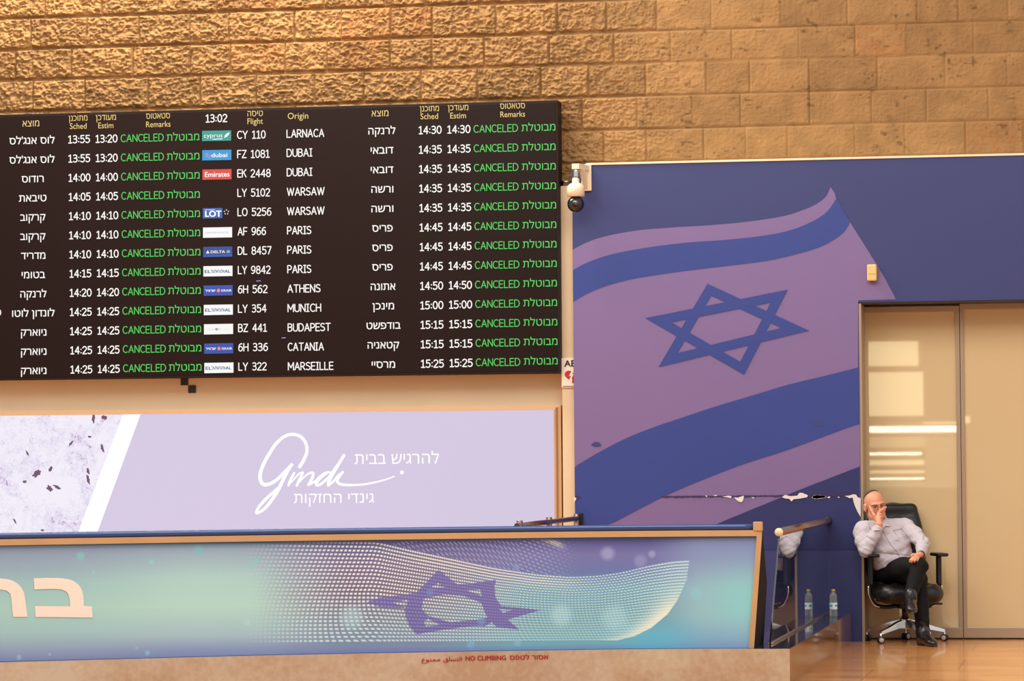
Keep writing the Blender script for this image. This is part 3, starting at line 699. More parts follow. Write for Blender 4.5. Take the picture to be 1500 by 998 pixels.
obj('globe', MB().lathe([(max(R_*math.cos(q), .0005), zs+R_*math.sin(q)) for q in np.linspace(-1.5707, 1.15, 18)], (dc[0]-.004, Yc, 0), 28), mat('smoked_globe', (10, 8, 8), .06, coat=.5), dome)
obj('lens', MB().lathe([(.02, -.01), (.02, 0), (.012, .004), (.001, .004)], (dc[0]+.012, Yc-.0685, zs+.005), 16, axis='y'), mat('lens_ring', (70, 66, 64), .2), dome)

# ------------------------------------------------------------------ stone kerb: curved front run and the run back to the wall
HK = 0.24
kc = [(-9.8, 20.42), (-8.4, 21.18), (-7.209, 21.838), (-6.157, 22.403), (-5.597, 22.685), (-4.738, 23.02), (-3.595, 23.385), (-2.96, 23.505), (-2.243, 23.565)]
KC = np.array(catmull(kc, 24))
kd = np.gradient(KC, axis=0); kd /= np.linalg.norm(kd, axis=1)[:, None]
KN = np.stack([-kd[:, 1], kd[:, 0]], 1)           # inward (away from the photographer)
def stone_mat(name, a, b, rough, coat):
    m = mat(name, a, rough, coat=coat); nt = m.node_tree; bs = nt.nodes['Principled BSDF']
    tc = nt.nodes.new('ShaderNodeTexCoord'); n = nt.nodes.new('ShaderNodeTexNoise'); n.inputs['Scale'].default_value = 1.7; n.inputs['Detail'].default_value = 5
    mp = nt.nodes.new('ShaderNodeMapping'); mp.inputs['Scale'].default_value = (.8, .8, 1.2)
    n2 = nt.nodes.new('ShaderNodeTexNoise'); n2.inputs['Scale'].default_value = 26; n2.inputs['Detail'].default_value = 6
    nt.links.new(tc.outputs['Object'], mp.inputs['Vector']); nt.links.new(mp.outputs['Vector'], n.inputs['Vector']); nt.links.new(tc.outputs['Object'], n2.inputs['Vector'])
    ad = nt.nodes.new('ShaderNodeMath'); ad.operation = 'MULTIPLY_ADD'; ad.inputs[1].default_value = .35
    nt.links.new(n2.outputs['Fac'], ad.inputs[0]); nt.links.new(n.outputs['Fac'], ad.inputs[2])
    cr = nt.nodes.new('ShaderNodeValToRGB'); cr.color_ramp.elements[0].position = .52; cr.color_ramp.elements[0].color = (*lin(a), 1)
    cr.color_ramp.elements[1].position = .82; cr.color_ramp.elements[1].color = (*lin(b), 1)
    nt.links.new(ad.outputs[0], cr.inputs['Fac']); nt.links.new(cr.outputs['Color'], bs.inputs['Base Color'])
    return m
kst = stone_mat('polished_tan_stone', (182, 150, 118), (204, 188, 162), .12, .5)
front = [(p[0], p[1], 0) for p in KC]; inner = [(p[0]+n[0]*.80, p[1]+n[1]*.80, 0) for p, n in zip(KC, KN)]
plan = front+[(-2.243, 28.948, 0), (-2.62, 28.948, 0)]+[(-2.62, 24.33, 0)]+[q for q in inner[::-1] if q[0] < -2.75]
kb = tag(obj('stone_kerb', MB().prism(plan, (0, 0, HK)), kst), 'low polished tan stone kerb with red warning lettering under the printed barrier', 'kerb')
for nm_, c1, c2, rg in (('tan_stone_dark_reflection', (74, 56, 46), (112, 86, 64), .05), ('tan_stone_floor_reflection', (150, 98, 64), (176, 126, 86), .1)): kb.data.materials.append(stone_mat(nm_, c1, c2, rg, .6))  # same tan stone: top darkened, side browned, reflections put into the colour
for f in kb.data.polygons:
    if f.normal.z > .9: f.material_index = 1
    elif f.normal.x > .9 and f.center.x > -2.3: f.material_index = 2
def kerb_at(px_, off=0.0):                        # plan point of the kerb front seen at photo column px_
    pr = np.array([proj((p[0], p[1], HK))[0] for p in KC])
    return np.array([np.interp(px_, pr, KC[:, 0]), np.interp(px_, pr, KC[:, 1])]), np.array([np.interp(px_, pr, KN[:, 0]), np.interp(px_, pr, KN[:, 1])])
kt = MB()
def kerb_text(s, x0, x1, ybase, cap, rtl=False, bold=.02):
    a, n = kerb_at(x0); b, _ = kerb_at(x1); a = a-n*.003; b = b-n*.003
    d = b-a; L = np.linalg.norm(d); yy = [proj((a[0], a[1], z))[1] for z in (0, HK)]
    z = (ybase-yy[0])/(yy[1]-yy[0])*HK
    text_on(kt, s, (a[0], a[1], z), (d[0]/L, d[1]/L, 0), (0, 0, 1), L, cap/220.0, rtl, 0, bold*1.0)
kerb_text('NO CLIMBING', 681.7, 740.6, 968.2, 6.6, bold=.035)
kerb_text('אסור לטפס', 746.5, 802.7, 967.0, 6.0, True, .035)
kerb_text('\ufed6\ufee0\ufeb4\ufe98\ufedf\ufe8d', 649, 676.3, 969.0, 5.6, bold=.03)
kerb_text('\ufec9\ufeee\ufee8\ufee4\ufee3', 617.5, 644.5, 969.6, 5.6, bold=.03)
obj('warning_lettering', kt, mat('red_lettering', (172, 26, 30), .5), kb, fixn=False)

# ------------------------------------------------------------------ printed barrier standing on the kerb
INS = 0.10
PB = KC+KN*INS
ppx = np.array([proj((p[0], p[1], HK))[0] for p in PB])
arc = np.concatenate([[0], np.cumsum(np.linalg.norm(np.diff(PB, axis=0), axis=1))])
def plan_s(s):
    ex = np.maximum(s-arc[-1], 0); d = (PB[-1]-PB[-2])/np.linalg.norm(PB[-1]-PB[-2])
    return np.stack([np.interp(s, arc, PB[:, 0])+ex*d[0], np.interp(s, arc, PB[:, 1])+ex*d[1]], -1)
def s_of_px(x): return float(np.interp(x, ppx, arc))
s_end0 = s_of_px(1097.0); rake = 0.062
s_a = s_of_px(-45)
def z_of(s, y):
    p = plan_s(np.array([s]))[0]; y0 = proj((p[0], p[1], .2))[1]; y1 = proj((p[0], p[1], 1.1))[1]
    return .2+.9*(y-y0)/(y1-y0)
zt0 = z_of(s_of_px(0), 797.5); zt1 = z_of(s_of_px(1095), 786.5)
ZT = (zt0+zt1)/2
nu, nv = 1420, 214
U, Vv = np.meshgrid(np.linspace(0, 1, nu), np.linspace(0, 1, nv))
S = s_a+(s_end0+rake*Vv-s_a)*U
P2 = plan_s(S.ravel()).reshape(nv, nu, 2)
Zg = HK+.001+(ZT-HK)*Vv
P3 = np.stack([P2[..., 0], P2[..., 1], Zg], -1)
d = P3-CP; cx_, cy_, cz_ = d @ CM[0], d @ CM[1], d @ CM[2]
X = cx_/cz_*F+750; Y = cy_/cz_*F+499          # the artwork is laid out in units of the poster's own width
def art(X, Y):
    v = np.clip((Y-(797-.0105*X))/((971-.0185*X)-(797-.0105*X)), 0, 1)
    def mixc(a, b, t): return a*(1-t[..., None])+b*t[..., None]
    c_ = lambda *a: np.array(a, float)
    def ramp(vals, t):
        k = [q[0] for q in vals]
        return np.stack([np.interp(t, k, [q[1][i] for q in vals]) for i in range(3)], -1)
    left = ramp([(0, (70, 124, 172)), (.05, (150, 164, 192)), (.22, (160, 180, 194)), (.35, (166, 202, 202)), (.55, (178, 212, 202)), (.75, (172, 204, 204)), (.9, (162, 172, 196)), (1, (150, 148, 184))], v)
    glow = ramp([(0, (96, 150, 190)), (.06, (160, 176, 196)), (.3, (182, 214, 208)), (.55, (190, 222, 210)), (.8, (176, 200, 206)), (.92, (156, 162, 196)), (1, (150, 150, 190))], v)
    base = mixc(left, glow, np.exp(-((X-300)/150.0)**2))
    mid = ramp([(0, (88, 92, 150)), (.2, (118, 106, 142)), (.45, (116, 106, 132)), (.7, (128, 140, 156)), (.93, (140, 150, 180)), (.95, (140, 140, 188)), (1, (146, 142, 190))], v)
    rgt = ramp([(0, (84, 86, 150)), (.14, (124, 118, 172)), (.3, (112, 122, 174)), (.45, (112, 156, 182)), (.75, (112, 160, 176)), (.93, (130, 180, 190)), (.96, (132, 160, 194)), (1, (134, 164, 196))], v)
    far = ramp([(0, (132, 142, 188)), (.2, (142, 152, 190)), (.45, (156, 186, 198)), (.7, (158, 190, 200)), (.9, (146, 176, 202)), (1, (142, 160, 198))], v)
    base = mixc(base, mid, smooth(360, 520, X)); base = mixc(base, rgt, smooth(600, 780, X)); base = mixc(base, far, smooth(940, 1030, X))
    teal = np.exp(-((X-1095)/60)**2-((Y-880)/45)**2); base = mixc(base, c_(146, 212, 208), teal*.8)
    cy = np.exp(-((X-955)/60)**2-((Y-935)/22)**2); base = mixc(base, c_(108, 190, 214), cy*.8)
    # sail of dots: its upper edge, right edge and lower edge
    yb = np.interp(X, [330, 545, 600, 660, 720, 780, 830, 870, 905, 945, 980, 1012], [790, 793, 806, 819, 832, 841, 845, 843, 838, 828, 822, 820])
    yb = (yb+np.interp(X-12, [330, 545, 600, 660, 720, 780, 830, 870, 905, 945, 980, 1012], [790, 793, 806, 819, 832, 841, 845, 843, 838, 828, 822, 820]))/2
    xr = np.interp(Y, [818, 850, 880, 900, 920, 932, 942], [1010, 1006, 992, 978, 954, 930, 890])
    yl = 943-.008*(X-360)
    AA = .9
    ins = np.clip((Y-yb)/AA+.5, 0, 1)*np.clip((xr-X)/1.2+.5, 0, 1)*np.clip((yl-Y)/AA+.5, 0, 1)*smooth(345, 470, X)
    warm = np.exp(-((Y-yb-9)/13)**2)*smooth(500, 640, X)*(1-smooth(790, 900, X))
    edge = np.exp(-((xr-X)/26)**2)*smooth(850, 905, Y)
    inside = np.clip((Y-yb)/AA+.5, 0, 1)*np.clip((xr-X)/1.2+.5, 0, 1)*np.clip((yl-Y)/AA+.5, 0, 1)
    base = mixc(base, c_(236, 232, 214), np.clip(edge*1.1, 0, 1)*inside*smooth(800, 960, X))
    N = 26.0
    R = (Y-yb)/(yl-yb)*N
    c = np.interp(X, [360, 520, 640, 800, 960], [.42, .15, -.75, -1.0, -.5])*smooth(1, 0, (Y < 0)*1.0)
    bend = np.interp(Y, [790, 860, 940], [0, 0, 1])
    Q = (X+(.42*(1-smooth(560, 700, X)))*(Y-870)*(1-.6*bend)-(.5*smooth(440, 620, X))*np.maximum(Y-868, 0)*(1+np.maximum(Y-868, 0)/90)-.9*smooth(640, 820, X)*(Y-yb-30))/np.interp(X, [360, 560, 760, 1000], [7.4, 7.0, 5.6, 5.4])
    fr_, fq = R-np.floor(R), Q-np.floor(Q)
    sR = np.interp(X, [400, 700, 1000], [.14, .2, .24])
    dr = np.clip((.25-np.abs(fr_-.5))/sR+.5, 0, 1); dq = np.clip((.32-np.abs(fq-.5))/.2+.5, 0, 1)
    dq = np.maximum(dq, smooth(860, 1000, X)*.8); dq = np.maximum(dq, warm*.7)
    dot = dr*dq
    dcol = mixc(np.broadcast_to(c_(238, 232, 238), base.shape), c_(255, 244, 236), smooth(430, 560, X)*(1-smooth(870, 900, Y)))
    dcol = mixc(dcol, c_(206, 232, 230), smooth(700, 800, X)); dcol = mixc(dcol, c_(255, 247, 222), warm)
    dcol = mixc(dcol, c_(222, 234, 234), smooth(880, 930, Y)*(1-smooth(650, 760, X)))
    dcol = mixc(dcol, c_(244, 240, 222), np.clip(edge, 0, 1))
    # star of the flag, drawn in purple dots with open windows
    def inpoly(pts):
        r_ = np.zeros(X.shape, bool); n = len(pts)
        for i in range(n):
            (x1, y1), (x2, y2) = pts[i], pts[(i+1) % n]
            if y1 == y2: continue
            t = ((y1 > Y) != (y2 > Y)) & (X < (x2-x1)*(Y-y1)/(y2-y1)+x1); r_ ^= t
        return r_
    g = lambda L: [(560+a/5.0, 780+b/5.0) for a, b in L]
    star = inpoly(g([(-120, 515), (-20, 478), (90, 465), (180, 455), (250, 440), (330, 360), (410, 275), (470, 320), (550, 382), (640, 378), (740, 360), (835, 348), (822, 400), (830, 480), (870, 540), (1000, 552), (1162, 570), (1040, 605), (920, 640), (960, 675), (1005, 715), (880, 700), (780, 690), (680, 688), (560, 700), (420, 720), (250, 748), (200, 690), (170, 620), (165, 558), (80, 556), (0, 552)]))
    hol = np.zeros(X.shape, bool)
    for L in ([(300, 490), (450, 455), (600, 470), (720, 515), (745, 570), (768, 625), (700, 640), (500, 660), (330, 610), (290, 560)], [(355, 405), (410, 372), (460, 405)], [(620, 425), (720, 418), (728, 466)], [(75, 512), (190, 497), (170, 552)],
              [(860, 563), (950, 570), (885, 592)], [(305, 655), (335, 635), (425, 680), (320, 692)], [(750, 690), (800, 660), (832, 688)]):
        hol |= inpoly(g(L))
    sm = (star & ~hol)[..., None]
    base = np.where(sm, np.array([110, 100, 164.]), base); dcol = np.where(sm, np.array([152, 140, 194.]), dcol)
    base = mixc(base, dcol, dot*ins*np.interp(v, [0, .05], [.5, 1]))
    # faint dots in the fold above the sail
    R2 = (Y+.0*X)/5.2-.32*X/5.2*np.interp(X, [520, 760], [.5, 1.1]); Q2 = (X-.4*Y)/6.4
    f2 = np.clip((.22-np.abs(R2-np.floor(R2)-.5))/.2+.5, 0, 1)*np.clip((.3-np.abs(Q2-np.floor(Q2)-.5))/.2+.5, 0, 1)
    up = (1-np.clip((Y-yb)/AA+.5, 0, 1))*smooth(540, 600, X)*(1-smooth(780, 860, X))
    base = mixc(base, c_(186, 176, 212), f2*up*.8)
    curl = np.exp(-((Y-(790+.42*(X-800)))/5)**2)*smooth(770, 790, X)*(1-smooth(815, 835, X)); base = mixc(base, c_(250, 244, 214), curl*.85*(np.sin((Y-.42*X)*2.2) > -.2))
    for bx, by, r_, col, a in [(118, 815, 8, (140, 205, 205), .8), (222, 824, 5, (150, 212, 214), .8), (291, 806, 9, (130, 200, 206), .8), (376, 821, 6, (140, 205, 205), .6), (368, 830, 5, (140, 208, 205), .6), (323, 840, 4, (170, 215, 210), .7), (28, 963, 5, (190, 205, 222), .7),
                               (216, 957, 5, (165, 205, 220), .8), (73, 959, 3, (190, 205, 225), .6), (200, 950, 3, (185, 205, 215), .6), (890, 811, 13, (168, 164, 204), .8), (955, 812, 7, (164, 164, 204), .8), (938, 822, 12, (160, 160, 202), .6), (1020, 870, 12, (150, 200, 212), .7), (630, 868, 7, (120, 150, 206), .6),
                               (705, 910, 8, (130, 165, 214), .6), (757, 831, 6, (150, 160, 214), .6), (690, 944, 8, (150, 190, 220), .6), (758, 942, 7, (160, 200, 222), .5), (515, 905, 22, (190, 222, 226), .5), (900, 906, 24, (190, 226, 230), .45), (822, 902, 20, (196, 230, 232), .5), (137, 838, 3, (165, 215, 212), .5), (362, 912, 7, (185, 222, 216), .6)]:
        dd = np.hypot(X-bx, Y-by); base = mixc(base, np.array(col, float), a*np.clip((r_-dd)/(r_*.55), 0, 1))
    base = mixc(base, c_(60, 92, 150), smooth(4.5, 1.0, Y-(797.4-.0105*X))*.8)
    return base*np.array([.96, 1.035, 1.06])
colr = nlin(np.clip(art(X, Y), 0, 255)).reshape(-1, 3)
pm = plan_s(np.array([s_of_px(550)]))[0]
bar = thing('printed_barrier', 'long low barrier printed with a teal and purple dotted flag along the stone kerb', 'barrier', (pm[0], pm[1]+.2, HK))
sheet = grid_mesh('printed_panel', P3, nu, nv, attr_mat('barrier_print', .35, .4), colr, bar)
# cream letters on the print
def onp(x, y, o=.003):
    s = s_of_px(x); p = plan_s(np.array([s]))[0]; z = z_of(s, y); n = np.array([np.interp(s, arc, KN[:, 0]), np.interp(s, arc, KN[:, 1])])
    return (p[0]-n[0]*o, p[1]-n[1]*o, z)
lt = MB()
q6 = lambda L: [onp(x/9.98, 820+y/9.98) for x, y in L]
lt.poly(q6([(495, 275), (700, 268)]+[tuple(p) for p in catmull([(700, 268), (880, 271), (1030, 295), (1130, 350), (1190, 425), (1220, 530), (1228, 680)], 4)]+[(1345, 685), (1357, 848), (520, 840), (512, 680), (1030, 685)]+[tuple(p) for p in catmull([(1030, 685), (1020, 580), (990, 490), (935, 450), (850, 432), (700, 430), (507, 438)], 4)]))
lt.poly(q6([(-420, 278), (-420, 440), (0, 438)]+[tuple(p) for p in catmull([(0, 438), (85, 452), (135, 485), (162, 540), (192, 838)], 4)]+[(403, 838)]+[tuple(p) for p in catmull([(403, 838), (362, 525), (330, 440), (280, 370), (200, 315), (100, 285), (0, 276)], 4)]))
obj('cream_lettering', lt, mat('print_cream', (250, 240, 226), .5), sheet, fixn=False)
# body behind the sheet (dark wedge), tan edging, blue top tube
def sweep(profile, s0, s1, n=80, rk=True):          # profile: (depth behind the sheet, z)
    ss = np.linspace(s0, s1, n); m = MB(); k = len(profile); vs = []
    for s in ss:
        for dpt, z in profile:
            e = rake*(z-HK)/(ZT-HK)*((s-s0)/(s1-s0)) if rk else 0
            p = plan_s(np.array([s+e]))[0]; nn = np.array([np.interp(s, arc, KN[:, 0]), np.interp(s, arc, KN[:, 1])])
            vs.append((p[0], p[1]+dpt, z))
    fs = [(i*k+j, i*k+(j+1) % k, (i+1)*k+(j+1) % k, (i+1)*k+j) for i in range(n-1) for j in range(k)]
    m.add(vs, fs); m.add(vs[:k], [tuple(range(k))]); m.add(vs[-k:], [tuple(range(k))])
    return m
s_out = s_of_px(1104)
obj('backing_body', sweep([(.004, HK+.002), (.004, ZT+.03), (.05, ZT+.03), (.60, .66), (.66, HK+.002)], s_a, s_out), mat('barrier_body', (38, 30, 32), .85, spec=.1), bar)
EDG = mat('tan_edging', (202, 160, 112), .4, noise=.12, nscale=5)
ed = sweep([(-.022, ZT-.002), (-.022, ZT+.038), (.03, ZT+.038), (.03, ZT-.002)], s_a, s_out)
for zz in (0,):
    vs = []
    for (a_, z) in ((0, HK+.001), (1, ZT)):
        for ds in (-.002, .034):
            for dp in (-.022, .02):
                s = s_end0+rake*a_+ds; p = plan_s(np.array([s]))[0]; nn = KN[-30]; vs.append((p[0]+nn[0]*dp, p[1]+nn[1]*dp, z))
    ed.add(vs, [(0, 1, 3, 2), (4, 6, 7, 5), (0, 4, 5, 1), (2, 3, 7, 6), (0, 2, 6, 4), (1, 5, 7, 3)])
obj('edging', ed, EDG, bar)
ss = np.linspace(s_a, s_end0+rake-.02, 60); pts = plan_s(ss)
obj('top_tube', MB().tube([(p[0], p[1]+.01, ZT+.058) for p in pts], .021, 12), mat('blue_tube', (34, 66, 124), .22, spec=.7), bar)
p = plan_s(np.array([s_end0+rake+.008]))[0]
obj('corner_block', MB().box((p[0]-.03, p[1]-.03, ZT+.034), (p[0]+.03, p[1]+.03, ZT+.094), .004), EDG, bar)

# ------------------------------------------------------------------ glass balustrade with handrail
XG = -2.426
gt = thing('glass_balustrade', 'clear glass balustrade with a steel handrail on the kerb beside the mural', 'balustrade', (XG, 26.5, HK))
hr = atx(1141, 780, XG)
gl = MB().prism([(XG-.006, 24.06, HK), (XG-.006, YW-.014, HK), (XG-.006, YW-.014, hr[2]-.015), (XG-.006, hr[1]+.02, hr[2]-.015)], (.012, 0, 0))
obj('glass_pane', gl, mat('clear_glass', (226, 236, 234), 0.0, trans=1.0, ior=2.4), gt)
hw = atx(1216, 763, XG)
rail = MB().tube([(XG, hr[1], hr[2]), (XG, YW-.014, hr[2])], .028, 20)
obj('handrail', rail, M['bronze'], gt)
obj('end_cap', MB().lathe([(.001, -.006), (.027, -.006), (.030, 0), (.030, .004)], (XG, hr[1]-.001, hr[2]), 24, axis='y'), mat('cap_disc', (250, 222, 170), .35), gt)  # steel cap coloured cream for the bright hall reflected in it
obj('wall_socket', MB().lathe([(.034, -.03), (.036, 0), (.001, 0)], (XG, YW-.0125, hr[2]), 20, axis='y'), M['dark'], gt)
obj('base_channel', MB().box((XG-.016, 24.10, HK), (XG+.016, YW-.014, HK+.014), .002), M['steel'], gt)

# ------------------------------------------------------------------ second railing behind the barrier
XR = -4.515
a = atx(757, 770.9, XR); b = atx(846, 759.6, XR)
zr = (a[2]+b[2])/2
r2 = thing('steel_railing', 'short dark steel railing with three posts in front of the light box corner', 'railing', (XR, 27.5, 0))
obj('rail_tube', MB().tube([(XR, a[1], zr), (XR, YW-.014, zr)], .021, 14), M['bronze'], r2)
for xp, yp in ((761.3, 770), (804.3, 765), (844.5, 760.5)):
    q = atx(xp, yp, XR); yy = min(q[1], YW-.06)
    obj('post', MB().lathe([(.05, 0), (.05, .01), (.024, .014), (.024, zr+.035), (.022, zr+.038), (.001, zr+.038)], (XR, yy, 0), 16), M['bronze'], r2)
obj('dark_strip', MB().box((XR+.012, YW-.024, zr-.14), (XR+.045, YW-.0125, zr+.045), .002), M['black'], r2)  # thin black strip on the wall beside the last post

# ------------------------------------------------------------------ water bottle on the kerb (its mirror image shows in the glass)
bp = atz(1221, 904.5, HK); bx, by = bp[0], bp[1]
bt = thing('water_bottle', 'clear plastic water bottle with yellow green cap standing on the kerb beside the glass', 'bottle', (bx, by, HK))
prof = [(.001, 0), (.026, 0), (.031, .006)]
for k in range(6): prof += [(.031, .012+.008*k), (.0296, .016+.008*k)]
prof += [(.031, .062), (.0312, .066), (.0312, .112), (.031, .115)]
for k in range(5): prof += [(.0300, .122+.009*k), (.0312, .1265+.009*k)]
prof += [(.030, .170), (.024, .185), (.0145, .198), (.0135, .206), (.001, .206)]
obj('bottle_body', MB().lathe(prof, (bx, by, HK+.0005), 28), mat('clear_plastic', (226, 236, 238), .05, trans=.85, ior=1.33), bt)
obj('cap', MB().lathe([(.0150, 0), (.0152, .016), (.014, .019), (.001, .019)], (bx, by, HK+.204), 20), mat('cap_yellow', (190, 186, 52), .4), bt)
lb_ = MB(); lab = []
n = 40
for j in range(n):
    a0, a1 = 2*math.pi*j/n, 2*math.pi*(j+1)/n
    for h0, h1, kk in ((.064, .085, 0), (.085, .100, 1), (.100, .116, 0)):
        mi = 0 if kk == 0 else (1 if (j % 10) in (3, 4, 5, 6, 7, 8) else 0)
        lb_.add([(bx+.0318*math.cos(a0), by+.0318*math.sin(a0), HK+h0), (bx+.0318*math.cos(a1), by+.0318*math.sin(a1), HK+h0), (bx+.0318*math.cos(a1), by+.0318*math.sin(a1), HK+h1), (bx+.0318*math.cos(a0), by+.0318*math.sin(a0), HK+h1)], [(0, 1, 2, 3)], mi)
obj('bottle_label', lb_, [mat('label_white', (232, 238, 240), .4), mat('label_teal', (40, 160, 165), .4)], bt)

# ------------------------------------------------------------------ organic surfaces: signed distance field -> surface nets
class SDF:
    def __init__(s, lo, hi, h):
        s.lo = np.array(lo, float); s.h = h; s.n = np.ceil((np.array(hi)-s.lo)/h).astype(int)+1
        s.f = np.full(s.n, 1.0, np.float32)
    def region(s, lo, hi):
        a = np.maximum(np.floor((np.array(lo)-s.lo)/s.h).astype(int), 0); b = np.minimum(np.ceil((np.array(hi)-s.lo)/s.h).astype(int)+1, s.n)
        b = np.maximum(b, a)
        sl = tuple(slice(i, j) for i, j in zip(a, b))
        g = np.meshgrid(*[s.lo[k]+s.h*np.arange(a[k], b[k]) for k in range(3)], indexing='ij')
        return sl, np.stack(g, -1).astype(np.float32)
    def put(s, d, sl, k, op):
        f = s.f[sl]
        if op == 'u':
            if k <= 0: s.f[sl] = np.minimum(f, d)
            else:
                h = np.clip(.5+.5*(d-f)/k, 0, 1); s.f[sl] = d*(1-h)+f*h-k*h*(1-h)
        elif op == 's':
            d = -d; h = np.clip(.5-.5*(d-f)/k, 0, 1); s.f[sl] = d*(1-h)+f*h+k*h*(1-h)
        elif op == 'i': s.f[sl] = np.maximum(f, d)
    def cap(s, a, b, ra, rb, k=.02, op='u'):
        a = np.array(a, float); b = np.array(b, float); m = max(ra, rb)+k+3*s.h
        sl, P = s.region(np.minimum(a, b)-m, np.maximum(a, b)+m)
        if P.size == 0: return s
        ab = b-a; t = np.clip(((P-a) @ ab)/max(ab @ ab, 1e-9), 0, 1)
        d = np.linalg.norm(P-a-t[..., None]*ab, axis=-1)-(ra+(rb-ra)*t)
        s.put(d.astype(np.float32), sl, k, op); return s
    def chain(s, pts, rs, k=.02):
        for i in range(len(pts)-1): s.cap(pts[i], pts[i+1], rs[i], rs[i+1], k)
        return s
    def ell(s, c, r, R=None, k=.02, op='u'):
        c = np.array(c, float); r = np.array(r, float); m = r.max()+k+3*s.h
        sl, P = s.region(c-m, c+m)
        if P.size == 0: return s
        q = P-c
        if R is not None: q = q @ R           # columns of R are the local axes
        k0 = np.linalg.norm(q/r, axis=-1); k1 = np.maximum(np.linalg.norm(q/(r*r), axis=-1), 1e-6)
        d = np.where(k0 < 1e-4, -r.min(), k0*(k0-1)/k1)
        s.put(d.astype(np.float32), sl, k, op); return s
    def cutplane(s, p, n, k=0):               # keep the side opposite n
        sl, P = s.region(s.lo, s.lo+s.h*s.n)
        d = ((P-np.array(p)) @ np.array(n, float)).astype(np.float32); s.f = np.maximum(s.f, d[:s.n[0], :s.n[1], :s.n[2]]); return s
    def noise(s, fn):
        m = np.abs(s.f) < .04
        idx = np.argwhere(m); P = s.lo+s.h*idx
        s.f[m] += fn(P).astype(np.float32); return s
    def mesh(s, name, m, parent=None, relax=1):
        f = s.f; c = f[:-1, :-1, :-1] < 0; tot = np.zeros(c.shape, np.int8)
        for i in (0, 1):
            for j in (0, 1):
                for k in (0, 1):
                    tot += (f[i:f.shape[0]-1+i, j:f.shape[1]-1+j, k:f.shape[2]-1+k] < 0)
        cells = np.argwhere((tot > 0) & (tot < 8)); idm = np.full(c.shape, -1, np.int32); idm[tuple(cells.T)] = np.arange(len(cells))
        acc = np.zeros((len(cells), 3)); cnt = np.zeros(len(cells))
        corners = [(i, j, k) for i in (0, 1) for j in (0, 1) for k in (0, 1)]
        for a in corners:
            for ax in range(3):
                if a[ax]: continue
                b = list(a); b[ax] = 1
                fa = f[tuple((cells+a).T)]; fb = f[tuple((cells+b).T)]
                x = (fa < 0) != (fb < 0); t = np.where(x, fa/np.where(fa-fb == 0, 1, fa-fb), 0)
                p = np.array(a, float)[None]+t[:, None]*(np.array(b)-np.array(a))[None]
                acc += np.where(x[:, None], p, 0); cnt += x
        V = s.lo+s.h*(cells+acc/np.maximum(cnt, 1)[:, None])
        Q = []
        for ax in range(3):
            u, v = (ax+1) % 3, (ax+2) % 3
            A = f[tuple(slice(0, -1) if q == ax else slice(1, -1) for q in range(3))] < 0
            B = f[tuple(slice(1, None) if q == ax else slice(1, -1) for q in range(3))] < 0
            e = np.argwhere(A != B); sgn = A[tuple(e.T)]
            e[:, u] += 1; e[:, v] += 1
            def cid(du, dv):
                w_ = e.copy(); w_[:, u] -= du; w_[:, v] -= dv; return idm[tuple(w_.T)]
            q = np.stack([cid(1, 1), cid(0, 1), cid(0, 0), cid(1, 0)], 1); q[~sgn] = q[~sgn][:, ::-1]; Q.append(q)
        Q = np.concatenate(Q); Q = Q[(Q >= 0).all(1)]
        for _ in range(relax):
            ac = np.zeros_like(V); n_ = np.zeros(len(V))
            for a in range(4):
                b = (a+1) % 4
                np.add.at(ac, Q[:, a], V[Q[:, b]]); np.add.at(n_, Q[:, a], 1); np.add.at(ac, Q[:, b], V[Q[:, a]]); np.add.at(n_, Q[:, b], 1)
            V = V*.5+.5*ac/np.maximum(n_, 1)[:, None]
        if parent: V = V-np.array(wloc(parent))
        return raw_mesh(name, V, Q, m, None, parent, True)

# ------------------------------------------------------------------ office chair
CA = math.radians(17); HUB = (-1.80, 28.93)
chair = thing('office_chair', 'black leather high-back office chair on a chrome five-star base by the sliding doors', 'chair', (HUB[0], HUB[1], 0), CA)
chair_mats = M['leather']
def ch(name, mb, m, parent=None): return obj(name, mb, m, parent or chair, local=True)
base = MB(); PI2 = 2*math.pi
angs = [math.radians(q)-CA for q in (93, 165, 237, 309, 21)]
for a_ in angs:
    dx, dy = math.cos(a_), math.sin(a_); px_, py_ = -dy, dx; vs = []
    for r0, wd, zt_, zb in ((.03, .030, .185, .12), (.12, .026, .165, .115), (.24, .020, .125, .092), (.335, .015, .098, .074)):
        for s_, z in ((-wd, zb), (-wd*.75, zt_), (wd*.75, zt_), (wd, zb)): vs.append((dx*r0+px_*s_, dy*r0+py_*s_, z))
    fs = [(i*4+j, i*4+(j+1) % 4, i*4+4+(j+1) % 4, i*4+4+j) for i in range(3) for j in range(4)]+[(0, 1, 2, 3), (12, 13, 14, 15)]
    base.add(vs, fs)
base.lathe([(.045, .105), (.048, .12), (.045, .18), (.034, .205), (.001, .205)], (0, 0, 0), 24)
bs = ch('star_base', base, M['chrome'])
obj('gas_column', MB().lathe([(.026, .2), (.026, .27), (.02, .27), (.02, .36), (.001, .36)], (0, 0, 0), 20), M['black'], chair, local=True)
